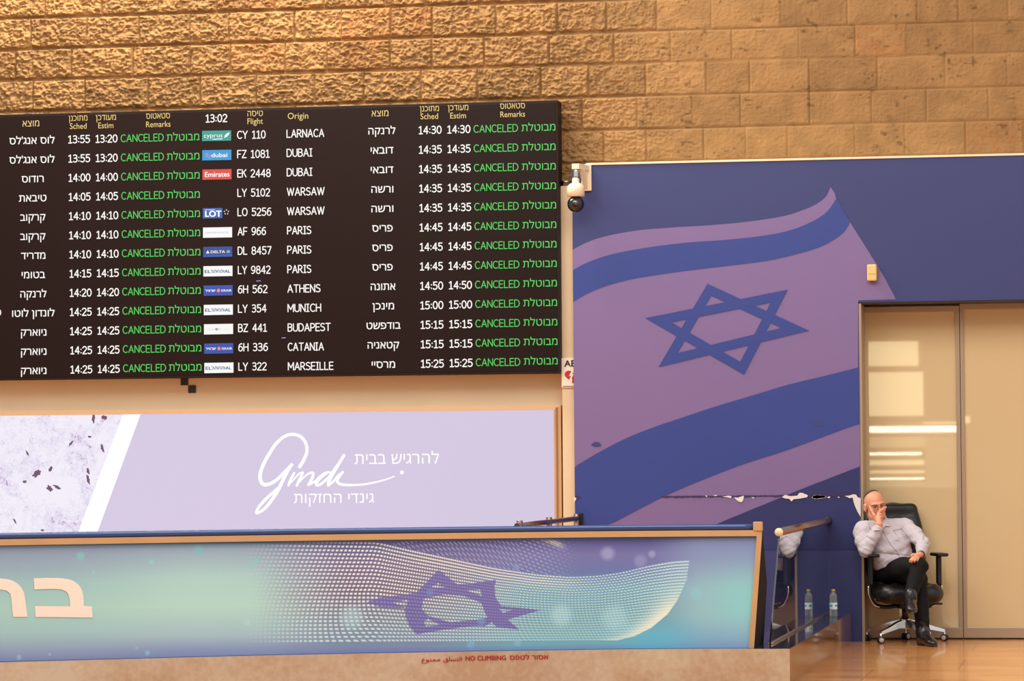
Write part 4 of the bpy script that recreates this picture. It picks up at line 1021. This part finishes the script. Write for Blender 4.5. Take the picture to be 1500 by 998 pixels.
for a_ in angs:
    cx0, cy0 = .335*math.cos(a_), .335*math.sin(a_)
    wa = a_+.9; ux, uy = math.cos(wa), math.sin(wa)
    cm = MB()
    for sgn in (-1, 1):
        R_w = .029; m = MB().lathe([(.001, -.010), (.024, -.010), (R_w, -.007), (R_w, .007), (.024, .010), (.001, .010)], (0, 0, 0), 20, axis='x')
        ca, sa = math.cos(wa), math.sin(wa)
        cm.add([((v[0]+sgn*.016)*ca-v[1]*sa+cx0, (v[0]+sgn*.016)*sa+v[1]*ca+cy0, v[2]+R_w) for v in m.v], m.f, 0, True)
    cas = ch('caster', cm, M['black'])
    ho = MB().tube([(cx0, cy0, .03), (cx0, cy0, .085)], .009, 10); obj('stem', ho, M['chrome'], cas, local=True)
    hb = MB()
    for sgn in (-1, 1):
        m = MB().lathe([(.001, 0), (.020, 0), (.019, .003), (.001, .003)], (0, 0, 0), 18, axis='x'); ca, sa = math.cos(wa), math.sin(wa)
        hb.add([((v[0]*sgn+sgn*.0262)*ca-v[1]*sa+cx0, (v[0]*sgn+sgn*.0262)*sa+v[1]*ca+cy0, v[2]+.029) for v in m.v], m.f, 0, True)
    obj('wheel_disc', hb, mat('wheel_grey', (205, 190, 180), .4), cas, local=True)
# seat: thick cushion with a rounded front lobe, made as one soft volume in chair space
def soft(name, build, lo, hi, h, m):
    s = SDF(lo, hi, h); build(s); o = s.mesh(name, m, None, 2); o.parent = chair; return o
def seat_b(s):
    for x in np.linspace(-.19, .19, 5):
        s.cap((x, -.20, .405), (x, .20, .415), .066, .058, .03)
    s.cap((-.17, -.245, .395), (.17, -.245, .395), .072, .072, .04)
    s.cap((-.20, -.20, .40), (-.20, .18, .42), .07, .06, .03); s.cap((.20, -.20, .40), (.20, .18, .42), .07, .06, .03)
soft('seat', seat_b, (-.34, -.38, .28), (.34, .32, .54), .007, M['leather'])
def back_b(s):
    zs = np.linspace(.52, 1.092, 25)
    for i, z in enumerate(zs):
        t = i/24; y = .235+.075*t+.03*math.sin(t*3.1)*-1; hw_ = .190+.02*math.sin(t*3)-.045*t*t
        s.cap((-hw_-.022, y-.012, z), (-.022, y+.012, z), .036, .036, .045); s.cap((-.022, y+.012, z), (hw_-.022, y-.012, z), .036, .036, .045)
    s.cap((-.19, .275, 1.09), (.135, .275, 1.09), .034, .034, .03)
soft('backrest', back_b, (-.32, .12, .42), (.32, .42, 1.2), .007, M['leather'])
obj('seat_pan', MB().box((-.2, -.17, .325), (.2, .2, .352), .012), M['black'], chair, local=True)
mech = MB().box((-.07, -.12, .275), (.07, .13, .33), .012); mech.box((-.05, .1, .29), (.05, .27, .32), .01); mech.tube([(0, .26, .305), (0, .31, .36), (0, .30, .55)], .022, 10)
obj('tilt_mechanism', mech, M['black'], chair, local=True)
obj('tilt_lever', MB().tube([(.06, -.03, .30), (.24, -.05, .312)], .008, 10).box((.235, -.07, .303), (.30, -.035, .32), .005), M['black'], chair, local=True)
for sx in (-1, 1):
    arm = MB(); x = sx*.287
    arm.tube(catmull([(x, .0, .69), (x, .0, .60), (x*1.02, .0, .50), (x*1.0, .0, .40), (x*.86, .0, .315), (x*.55, .0, .292), (x*.2, .0, .30)], 6), [.021]*12+[.019]*25, 12) if False else None
    arm.box((x-.018, -.032, .47), (x+.018, .032, .70), .008)
    pth = catmull([(x, .0, .52), (x*1.03, .0, .44), (x*.99, .0, .37), (x*.84, .0, .305), (x*.55, .0, .288), (x*.2, .0, .30)], 6)
    arm.tube(pth, .017, 12)
    ao = ch('armrest', arm, M['black'])
    pad = MB(); pp = [(-.045, -.15), (.045, -.15), (.05, .0), (.045, .12), (-.045, .12), (-.05, 0)]
    pad.box((x-.046, -.16, .700), (x+.046, .12, .728), .012, 0, 3)
    obj('arm_pad', pad, M['black'], ao, local=True)
    obj('arm_strip', MB().tube([(q[0]+sx*.012, q[1]-.012, q[2]-.004) for q in pth[4:22]], .007, 8), M['chrome'], ao, local=True)

# ------------------------------------------------------------------ the seated man
SKIN = mat('skin', (226, 152, 116), .5, noise=.06, nscale=30)
SHIRT = mat('shirt_cotton', (198, 185, 187), .8, noise=.03, nscale=60)
TROU = mat('black_trousers', (13, 9, 8), .8, spec=.25)
SHOE = mat('black_shoe', (26, 17, 14), .28, coat=.3)
man = thing('person', 'man in a pale shirt and black trousers sitting cross-legged, cheek resting on one hand', 'person', (-1.85, 28.7, 0))
J = lambda x, y, Y: np.array(aty(x, y, Y))
pel_r, pel_l = J(1301, 838, 28.94), J(1324, 838, 28.94)
pel = J(1312, 836, 28.95); waist = J(1303, 814, 28.97); chest = J(1296, 790, 29.0); nb = J(1289, 772, 29.0)
shR, shL = J(1265.5, 779, 28.85), J(1325, 774, 29.02)
elR, wrR = J(1268, 807, 28.74), J(1288, 771, 28.755)
elL, wrL = J(1352, 797, 28.84), J(1349, 812, 28.60)
knB, anB = J(1347, 830, 28.52), J(1334, 871, 28.32)
knA, anA = J(1346, 848, 28.56), J(1352, 926, 28.36)
# head frame: turned to his left, tipped forward and sideways
hc = J(1281.5, 741, 28.95)
def rotm(yaw, pitch, roll):
    return np.array(Matrix.Rotation(yaw, 3, 'Z') @ Matrix.Rotation(roll, 3, 'Y') @ Matrix.Rotation(pitch, 3, 'X'))
HR = rotm(math.radians(24), math.radians(10), math.radians(-9))
def hp(x, y, z): return hc+HR @ np.array([x, y, z])     # x to his left (photo right), y backwards, z up
def head(s, inflate=0):
    k = .02
    s.ell(hp(0, .012, .035), (.077, .096, .088), HR, k)           # cranium
    s.ell(hp(0, -.022, -.03), (.064, .072, .088), HR, .03)        # face
    s.ell(hp(0, -.048, -.088), (.036, .036, .032), HR, .03)       # chin
    for sx in (-1, 1):
        s.ell(hp(sx*.042, -.03, -.075), (.026, .04, .03), HR, .03)   # jaw
        s.ell(hp(sx*.04, -.066, -.025), (.026, .022, .022), HR, .02) # cheek
        s.ell(hp(sx*.032, -.094, .012), (.017, .017, .0125), HR, .008, 's')   # eye socket
        s.cap(hp(sx*.012, -.091, .030), hp(sx*.052, -.074, .030), .010, .008, .012)   # brow
    s.cap(hp(0, -.092, .012), hp(0, -.114, -.030), .009, .0135, .010)   # nose
    for sx in (-1, 1): s.ell(hp(sx*.011, -.102, -.033), (.009, .010, .008), HR, .006)
    s.cap(hp(-.02, -.090, -.058), hp(.02, -.090, -.058), .006, .006, .006)   # lips
    s.cap(hp(-.016, -.089, -.070), hp(.016, -.089, -.070), .007, .007, .006)
    s.cap(hp(-.02, -.1, -.0640), hp(.02, -.1, -.0640), .0035, .0035, .003, 's')
    for sx in (-1, 1):
        s.ell(hp(sx*.083, .012, -.008), (.012, .024, .037), HR, .006)
        s.ell(hp(sx*.095, .006, -.004), (.007, .011, .018), HR, .004, 's')
lo = np.array([-2.24, 28.05, 0.02]); hi = np.array([-1.42, 29.2, 1.30])
B = SDF(lo, hi, .0042)
head(B)
B.cap(nb+np.array([0, 0, -.02]), hp(0, .02, -.06), .062, .056, .03)
B.chain([pel, waist, chest], [.13, .14, .135], .05); B.cap(shR, shL, .058, .058, .05)
B.chain([shR, elR, wrR], [.05, .04, .026], .02); B.chain([shL, elL, wrL], [.05, .04, .026], .02)
B.chain([pel_r, knB, anB], [.085, .052, .036], .03); B.chain([pel_l, knA, anA], [.085, .052, .036], .03)
B.cap(anB, anB+np.array([.005, -.035, -.045]), .028, .018, .01); B.cap(anA, anA+np.array([.02, -.035, -.03]), .028, .020, .01)
# right hand: back of the hand to us, thumb up the cheek, index across under the nose, the rest curled on the chin
palm0 = wrR+np.array([0, -.005, .015]); pk = J(1285.5, 755, 28.795)
kn = [J(1286.5, 752.5, 28.79), J(1287.6, 755.5, 28.782), J(1288.2, 759, 28.78), J(1288.4, 762.5, 28.785)]
B.cap(wrR, palm0, .026, .028, .01)
for q in kn: B.cap(palm0, q, .020, .0125, .012)
th = [J(1284.5, 763, 28.775), J(1280.5, 755, 28.775), J(1276.8, 748.5, 28.79), J(1273.6, 742, 28.815)]
B.chain(th, [.017, .0125, .010, .0085], .008)
fing = [[kn[0], J(1291.5, 747.5, 28.785), J(1295, 744.8, 28.79), J(1298, 743.2, 28.805)],
        [kn[1], J(1290.2, 753.6, 28.765), J(1291.2, 755.2, 28.79), J(1290.6, 757, 28.81)],
        [kn[2], J(1290.6, 757.6, 28.762), J(1291.6, 759.4, 28.785), J(1290.8, 761.4, 28.805)],
        [kn[3], J(1290.6, 761.6, 28.77), J(1291.4, 763.6, 28.788), J(1290.4, 765.2, 28.805)]]
for fpts, r0 in zip(fing, (.0098, .0098, .0092, .0082)): B.chain(fpts, [r0*1.1, r0, r0*.92, r0*.82], .004)
# left hand lying on the thigh
hp0 = J(1346, 813.5, 28.56); kL = [J(1341+1.5*i, 815.3+.4*i, 28.50+.018*i) for i in range(4)]
B.cap(wrL, hp0, .025, .026, .01)
for q in kL: B.cap(hp0, q, .02, .0115, .012)
tips = [[(1336.5, 817, 28.46), (1333.6, 820.5, 28.45), (1332.6, 823.2, 28.455)], [(1339, 817.6, 28.455), (1336.2, 821.4, 28.44), (1335.6, 824, 28.447)], [(1342.2, 818.2, 28.46), (1340, 821.6, 28.442), (1339.6, 823.8, 28.448)], [(1345.5, 818, 28.48), (1344, 820.8, 28.46), (1343.6, 822.4, 28.462)]]
for q, tp_, r0 in zip(kL, tips, (.0095, .0098, .0092, .0082)): B.chain([q]+[J(*p) for p in tp_], [r0*1.15, r0, r0*.92, r0*.82], .004)
B.chain([J(1343, 813, 28.54), J(1337.5, 812.8, 28.52), J(1334.8, 814.8, 28.51)], [.015, .0105, .0085], .008)
body = B.mesh('body', SKIN, man)
# shirt
S_ = SDF((-2.28, 28.45, .50), (-1.40, 29.26, 1.06), .0047)
S_.ell(chest+np.array([0, 0, -.01]), (.185, .135, .17), None, .05); S_.ell(J(1303, 806, 28.94), (.178, .158, .16), None, .06); S_.ell(J(1309, 824, 28.93), (.175, .155, .12), None, .06)
S_.cap(shR, nb+np.array([-.02, 0, -.01]), .070, .060, .05); S_.cap(shL, nb+np.array([.02, 0, -.01]), .070, .060, .05); S_.cap(shR, shL, .072, .072, .05)
S_.cap(shR, J(1280, 800, 28.90), .07, .08, .05)
S_.chain([shR, shR*.5+elR*.5+np.array([-.012, 0, 0]), elR], [.072, .067, .056], .02); S_.chain([elR, elR*.45+wrR*.55, wrR+np.array([0, 0, -.005])], [.056, .050, .037], .012)
S_.chain([shL, shL*.5+elL*.5+np.array([.012, 0, .01]), elL], [.072, .066, .057], .02); S_.chain([elL, elL*.5+wrL*.5, wrL+np.array([.002, .01, 0])], [.057, .050, .040], .012)
S_.cap(nb+np.array([0, .02, .03]), hp(0, .05, -.06), .072, .066, .01)
S_.cap(nb+np.array([0.0, 0, -.03]), hp(0, 0, -.07), .058, .06, .012, 's')
S_.cap(hp(0, -.075, -.155), hp(0, -.03, -.08), .024, .06, .012, 's')
ha, hb_ = J(1280, 838, 28.8), J(1337, 815, 28.8)
dirn = (hb_-ha)/np.linalg.norm(hb_-ha); hn = np.array([dirn[2], 0, -dirn[0]]); hn = hn/np.linalg.norm(hn)
def folds(P):
    x, y, z = P[:, 0], P[:, 1], P[:, 2]
    wv = lambda q, f, ph: np.sin(q*f+ph)
    dE = np.exp(-(np.linalg.norm(P-elR, axis=1)/.12)**2); dE2 = np.exp(-(np.linalg.norm(P-elL, axis=1)/.13)**2); dE3 = np.exp(-(np.linalg.norm(P-shL-np.array([.0, -.05, -.07]), axis=1)/.11)**2)
    n1 = .0026*wv(x*.6+z*.8+.03*np.sin(z*22), 62, 1.)*wv(x-z*.6, 21, .3)+.0018*wv(x*.9-z*.5+.02*np.sin(y*30+z*20), 88, 2.)*wv(z+x*.3, 34, 1.1)
    n2 = .0030*dE*wv(z+.5*x+.012*np.sin(y*40), 120, 0)+.0038*dE2*wv(z*.9-.55*x+.01*np.sin(y*35), 125, 1.2)+.0032*dE3*wv(x*.8+.6*z, 110, .4)
    bel = np.exp(-(np.linalg.norm(P-J(1305, 812, 28.8), axis=1)/.16)**2); n3 = .0045*bel*wv(z-.28*x+.02*np.sin(x*16), 75, .8)
    crease = .011*np.exp(-((z-(J(1300, 812, 28.8)[2]-.10*(x-J(1300, 812, 28.8)[0])))/.008)**2)*np.exp(-((x-J(1312, 812, 28.8)[0])/.11)**2)*(y < 28.92)
    gr = lambda u, w_: np.exp(-(np.sin(u)/w_)**2)
    g1 = .0065*gr((z*.85+.5*x+.020*np.sin(y*30+x*25))*48, .30)*np.exp(-(np.linalg.norm(P-(elR*.7+wrR*.3), axis=1)/.11)**2)
    g2 = .0065*gr((z*.9-.6*x+.018*np.sin(y*28+z*30))*50+.6, .30)*np.exp(-(np.linalg.norm(P-elL, axis=1)/.12)**2)
    g3 = .0055*gr((z*.75+.65*x+.02*np.sin(x*22))*34+1.1, .26)*np.exp(-(np.linalg.norm(P-J(1312, 790, 28.85), axis=1)/.13)**2)
    g4 = .0050*gr((x*.8-.6*z+.02*np.sin(z*26))*40, .28)*np.exp(-(np.linalg.norm(P-(shR*.6+elR*.4), axis=1)/.09)**2)
    g5 = .0045*gr((z*.95-.35*x+.02*np.sin(x*18))*42+.4, .26)*np.exp(-(np.linalg.norm(P-J(1298, 822, 28.8), axis=1)/.12)**2)
    return n1+n2+n3+crease+g1+g2+g3+g4+g5
S_.noise(folds)
# hem: cut the torso along the belt line but leave the left sleeve alone
sl, P = S_.region(S_.lo, S_.lo+S_.h*S_.n)
armd = np.minimum(np.linalg.norm(P-wrL, axis=-1), np.linalg.norm(P-elL, axis=-1))
hem = ((P-ha) @ hn).astype(np.float32); sh_ = tuple(S_.n)
hem = hem[:sh_[0], :sh_[1], :sh_[2]]; armd = armd[:sh_[0], :sh_[1], :sh_[2]]
ab = elL-wrL; tt = np.clip(((P-wrL) @ ab)/(ab @ ab), 0, 1); ad_ = np.linalg.norm(P-wrL-tt[..., None]*ab, axis=-1)[:sh_[0], :sh_[1], :sh_[2]]
S_.f = np.where(ad_ < .075, S_.f, np.maximum(S_.f, hem))
cut = ((P-wrL) @ ((wrL-elL)/np.linalg.norm(wrL-elL)))[:sh_[0], :sh_[1], :sh_[2]]
S_.f = np.where(ad_ < .075, np.maximum(S_.f, cut.astype(np.float32)), S_.f)
cut = ((P-wrR) @ ((wrR-elR)/np.linalg.norm(wrR-elR)))[:sh_[0], :sh_[1], :sh_[2]]
nearw = (np.linalg.norm(P-wrR, axis=-1) < .07)[:sh_[0], :sh_[1], :sh_[2]]
S_.f = np.where(nearw, np.maximum(S_.f, cut.astype(np.float32)), S_.f)
shirt = S_.mesh('shirt', SHIRT, man)
# collar flaps, placket line, pocket edge, buttons follow the chest surface
from mathutils.bvhtree import BVHTree
def surf(o):
    off = wloc(o)
    bm = bmesh.new(); bm.from_mesh(o.data); t = BVHTree.FromBMesh(bm); bm.free(); return t, off
tree, toff = surf(shirt)
def onshirt(x, y, lift=.002):
    r = Vector(ray(x, y)); r.normalize()
    h = tree.ray_cast(Vector(CP)-toff+r*26.5, r)
    if h[0] is None: return np.array(aty(x, y, 28.82))
    return np.array(h[0]+toff-r*lift)
def patch(pts, lift=.006, th=.004, n=6):
    P_ = [onshirt(x, y, lift) for x, y in pts]; m = MB(); m.prism(P_, (0, th, 0)); return m
cl = MB()
for fl in ([(1273.5, 760.5), (1281.5, 769.5), (1288.5, 776.5), (1281, 777.5), (1275.5, 774), (1271.8, 766.5)], [(1297.5, 757.5), (1300.5, 764), (1303.5, 768), (1303, 771), (1296.5, 770.8), (1293, 776), (1292, 772), (1295.5, 764)]):
    c3 = [onshirt(x, y, .018) for x, y in fl]
    cl.prism(c3, (0, .008, 0))
obj('collar', cl, SHIRT, shirt)
SEAM = mat('shirt_seam', (146, 130, 134), .8)
pk_ = MB()
def seamline(pts, r): pk_.tube([onshirt(x, y, .001) for x, y in [tuple(p) for p in catmull(pts, 6)]], r, 6)
seamline([(1293, 778), (1299, 789), (1306, 800), (1314, 809), (1319, 819)], .0022)
seamline([(1308.5, 777.5), (1321, 774.8)], .0028); seamline([(1308.5, 777.5), (1317, 788)], .0018); seamline([(1321, 774.8), (1330, 787)], .0018)
obj('shirt_seams', pk_, SEAM, shirt)
bu = MB()
for x, y in ((1296, 783), (1302.5, 794), (1310, 804.5), (1316.5, 813.5)):
    q = onshirt(x+1.2, y, .001); bu.lathe([(.001, -.002), (.005, -.002), (.0055, 0), (.0055, .002)], q, 12, axis='y')
obj('buttons', bu, mat('button_white', (232, 224, 220), .4), shirt)
# trousers
T_ = SDF((-2.10, 28.05, .06), (-1.44, 29.22, .78), .0065)
T_.ell(pel+np.array([0, .01, .0]), (.172, .135, .118), None, .05)
T_.chain([pel_r+np.array([0, -.02, .0]), pel_r*.5+knB*.5+np.array([0, 0, .005]), knB], [.098, .088, .068], .035); T_.chain([knB, knB*.5+anB*.5+np.array([0, .012, 0]), anB+np.array([-.004, -.012, -.024])], [.068, .062, .052], .02)
T_.chain([pel_l+np.array([0, -.02, 0]), pel_l*.5+knA*.5, knA], [.098, .084, .066], .035); T_.chain([knA, knA*.5+anA*.5+np.array([0, .012, 0]), anA+np.array([0, 0, -.028])], [.066, .062, .056], .02)
def tf(P):
    return .004*np.sin((P[:, 2]*.8+P[:, 0]*.5)*70)*np.exp(-(np.linalg.norm(P-knB, axis=1)/.16)**2)+.003*np.sin(P[:, 2]*90+P[:, 0]*40)*np.exp(-(np.linalg.norm(P-anA, axis=1)/.15)**2)
T_.noise(tf)
trou = T_.mesh('trousers', TROU, man)
# shoes
def shoe(ank, dirv, up, sole=True):
    dirv = np.array(dirv, float); dirv /= np.linalg.norm(dirv); up = np.array(up, float); up = up-dirv*(up @ dirv); up /= np.linalg.norm(up); sd = np.cross(dirv, up)
    p = lambda f, s_, u: ank+dirv*f+sd*s_+up*u
    R = np.stack([dirv, sd, up], 1)
    s = SDF(np.minimum(ank-.13, ank+dirv*.26-.12), np.maximum(ank+.12, ank+dirv*.26+.12), .0045)
    s.ell(p(-.015, 0, -.045), (.045, .036, .045), R, .02); s.cap(p(-.02, 0, -.05), p(-.005, 0, .02), .038, .043, .02)
    s.cap(p(.03, 0, -.045), p(.14, .006, -.062), .038, .036, .03); s.ell(p(.15, .006, -.066), (.062, .044, .028), R, .03)
    s.cap(p(.015, 0, -.012), p(.11, 0, -.05), .044, .034, .03)
    s.ell(p(.07, 0, -.088), (.145, .050, .016), R, .008); s.cap(p(-.035, 0, -.06), p(-.03, 0, .0), .034, .036, .02); s.cap(p(.03, 0, -.03), p(.005, 0, .03), .042, .044, .02)
    sl, P = s.region(s.lo, s.lo+s.h*s.n); dd = (-((P-p(0, 0, -.094)) @ up)).astype(np.float32); n_ = tuple(s.n)
    s.f = np.maximum(s.f, dd[:n_[0], :n_[1], :n_[2]])
    return s
shA = shoe(np.array([anA[0], anA[1], .094]), (.55, -.85, 0), (0, 0, 1)).mesh('shoe', SHOE, man)
shB = shoe(anB+np.array([0, -.005, -.02]), (.12, -.97, -.16), (.0, -.16, .97)).mesh('shoe', SHOE, man)
SOCK = mat('dark_sock', (30, 22, 20), .85)
for nm, a0, dv in ((0, anA, np.array([.03, -.05, -.04])), (1, anB, np.array([.01, -.05, -.035]))):
    kk = knA if nm == 0 else knB; up_ = (kk-a0)/np.linalg.norm(kk-a0)
    s = SDF(a0-.14, a0+.14, .0045); s.cap(a0+up_*.08, a0, .046, .044, .01); s.cap(a0, a0+dv, .044, .040, .02); s.mesh('sock', SOCK, man)
# skullcap, hair at the sides, brows, eyes, glasses, watch
K = SDF(hc-.14, hc+.15, .004)
K.ell(hp(0, .014, .037), (.0815, .100, .0925), HR, .001)
sl, P = K.region(K.lo, K.lo+K.h*K.n); q = ((P-hc) @ HR)[:K.n[0], :K.n[1], :K.n[2]]
pl = (.092-(q @ np.array([-.12, .66, .74]))).astype(np.float32); K.f = np.maximum(K.f, pl)
K.mesh('skullcap', mat('knit_cap', (74, 62, 58), .9), man)
Hh = SDF(hc-.14, hc+.15, .004)
Hh.ell(hp(0, .016, .030), (.0795, .097, .088), HR, .001)
q2 = q
Hh.f = np.maximum(Hh.f, np.maximum(q2[..., 2]-.05-.3*q2[..., 1], np.maximum(-.035-q2[..., 2], -.004-q2[..., 1]+.02)).astype(np.float32))
Hh.mesh('hair', mat('grey_hair', (186, 150, 128), .8, noise=.15, nscale=150), man)
ey = MB()
for sx in (-1, 1):                       # narrowed eyes under heavy lids
    bm = bmesh.new(); bmesh.ops.create_uvsphere(bm, u_segments=16, v_segments=10, radius=1)
    for v in bm.verts: v.co = Vector(hp(sx*.032+v.co.x*.0125, -.0825+v.co.y*.008, .008+v.co.z*.0055))
    ey.bm(bm, 0, True)
    bm = bmesh.new(); bmesh.ops.create_uvsphere(bm, u_segments=12, v_segments=8, radius=1)
    for v in bm.verts: v.co = Vector(hp(sx*.032+.002+v.co.x*.006, -.0885+v.co.y*.003, .007+v.co.z*.0045))
    ey.bm(bm, 1, True)
obj('eyes', ey, [mat('eye_white', (150, 112, 96), .3), mat('eye_iris', (40, 26, 20), .2)], man)
bw = MB()
for sx in (-1, 1): bw.tube([hp(sx*.014, -.1005, .0265), hp(sx*.032, -.0975, .031), hp(sx*.052, -.083, .0265)], [.0028, .0035, .002], 8)
obj('eyebrows', bw, mat('brow_grey', (128, 92, 74), .8), man)
gs = MB()
for sx in (-1, 1):
    ring = [hp(sx*(.033+.021*math.cos(t)), -.108+.010*abs(math.cos(t)) if sx*math.cos(t)*sx > 0 else -.108, .006+.0155*math.sin(t)) for t in np.linspace(0, 2*math.pi, 24, endpoint=False)]
    gs.tube(ring, .0017, 6, closed=True)
    gs.tube([hp(sx*.054, -.100, .010), hp(sx*.074, -.06, .010), hp(sx*.080, .0, .008)], .0014, 6)
gs.tube([hp(-.012, -.108, .010), hp(0, -.112, .013), hp(.012, -.108, .010)], .0013, 6)
obj('glasses', gs, mat('glasses_frame', (120, 92, 70), .35, metal=.5), man)
axw = (wrL-elL)/np.linalg.norm(wrL-elL); u_ = np.cross(axw, [0, 0, 1.]); u_ /= np.linalg.norm(u_); v_ = np.cross(axw, u_)
wa_ = MB().tube([wrL+axw*.012+u_*.031*math.cos(t)+v_*.029*math.sin(t) for t in np.linspace(0, 2*math.pi, 24, endpoint=False)], .0055, 8, closed=True)
obj('wristwatch', wa_, mat('watch_brown', (96, 64, 40), .35), man)
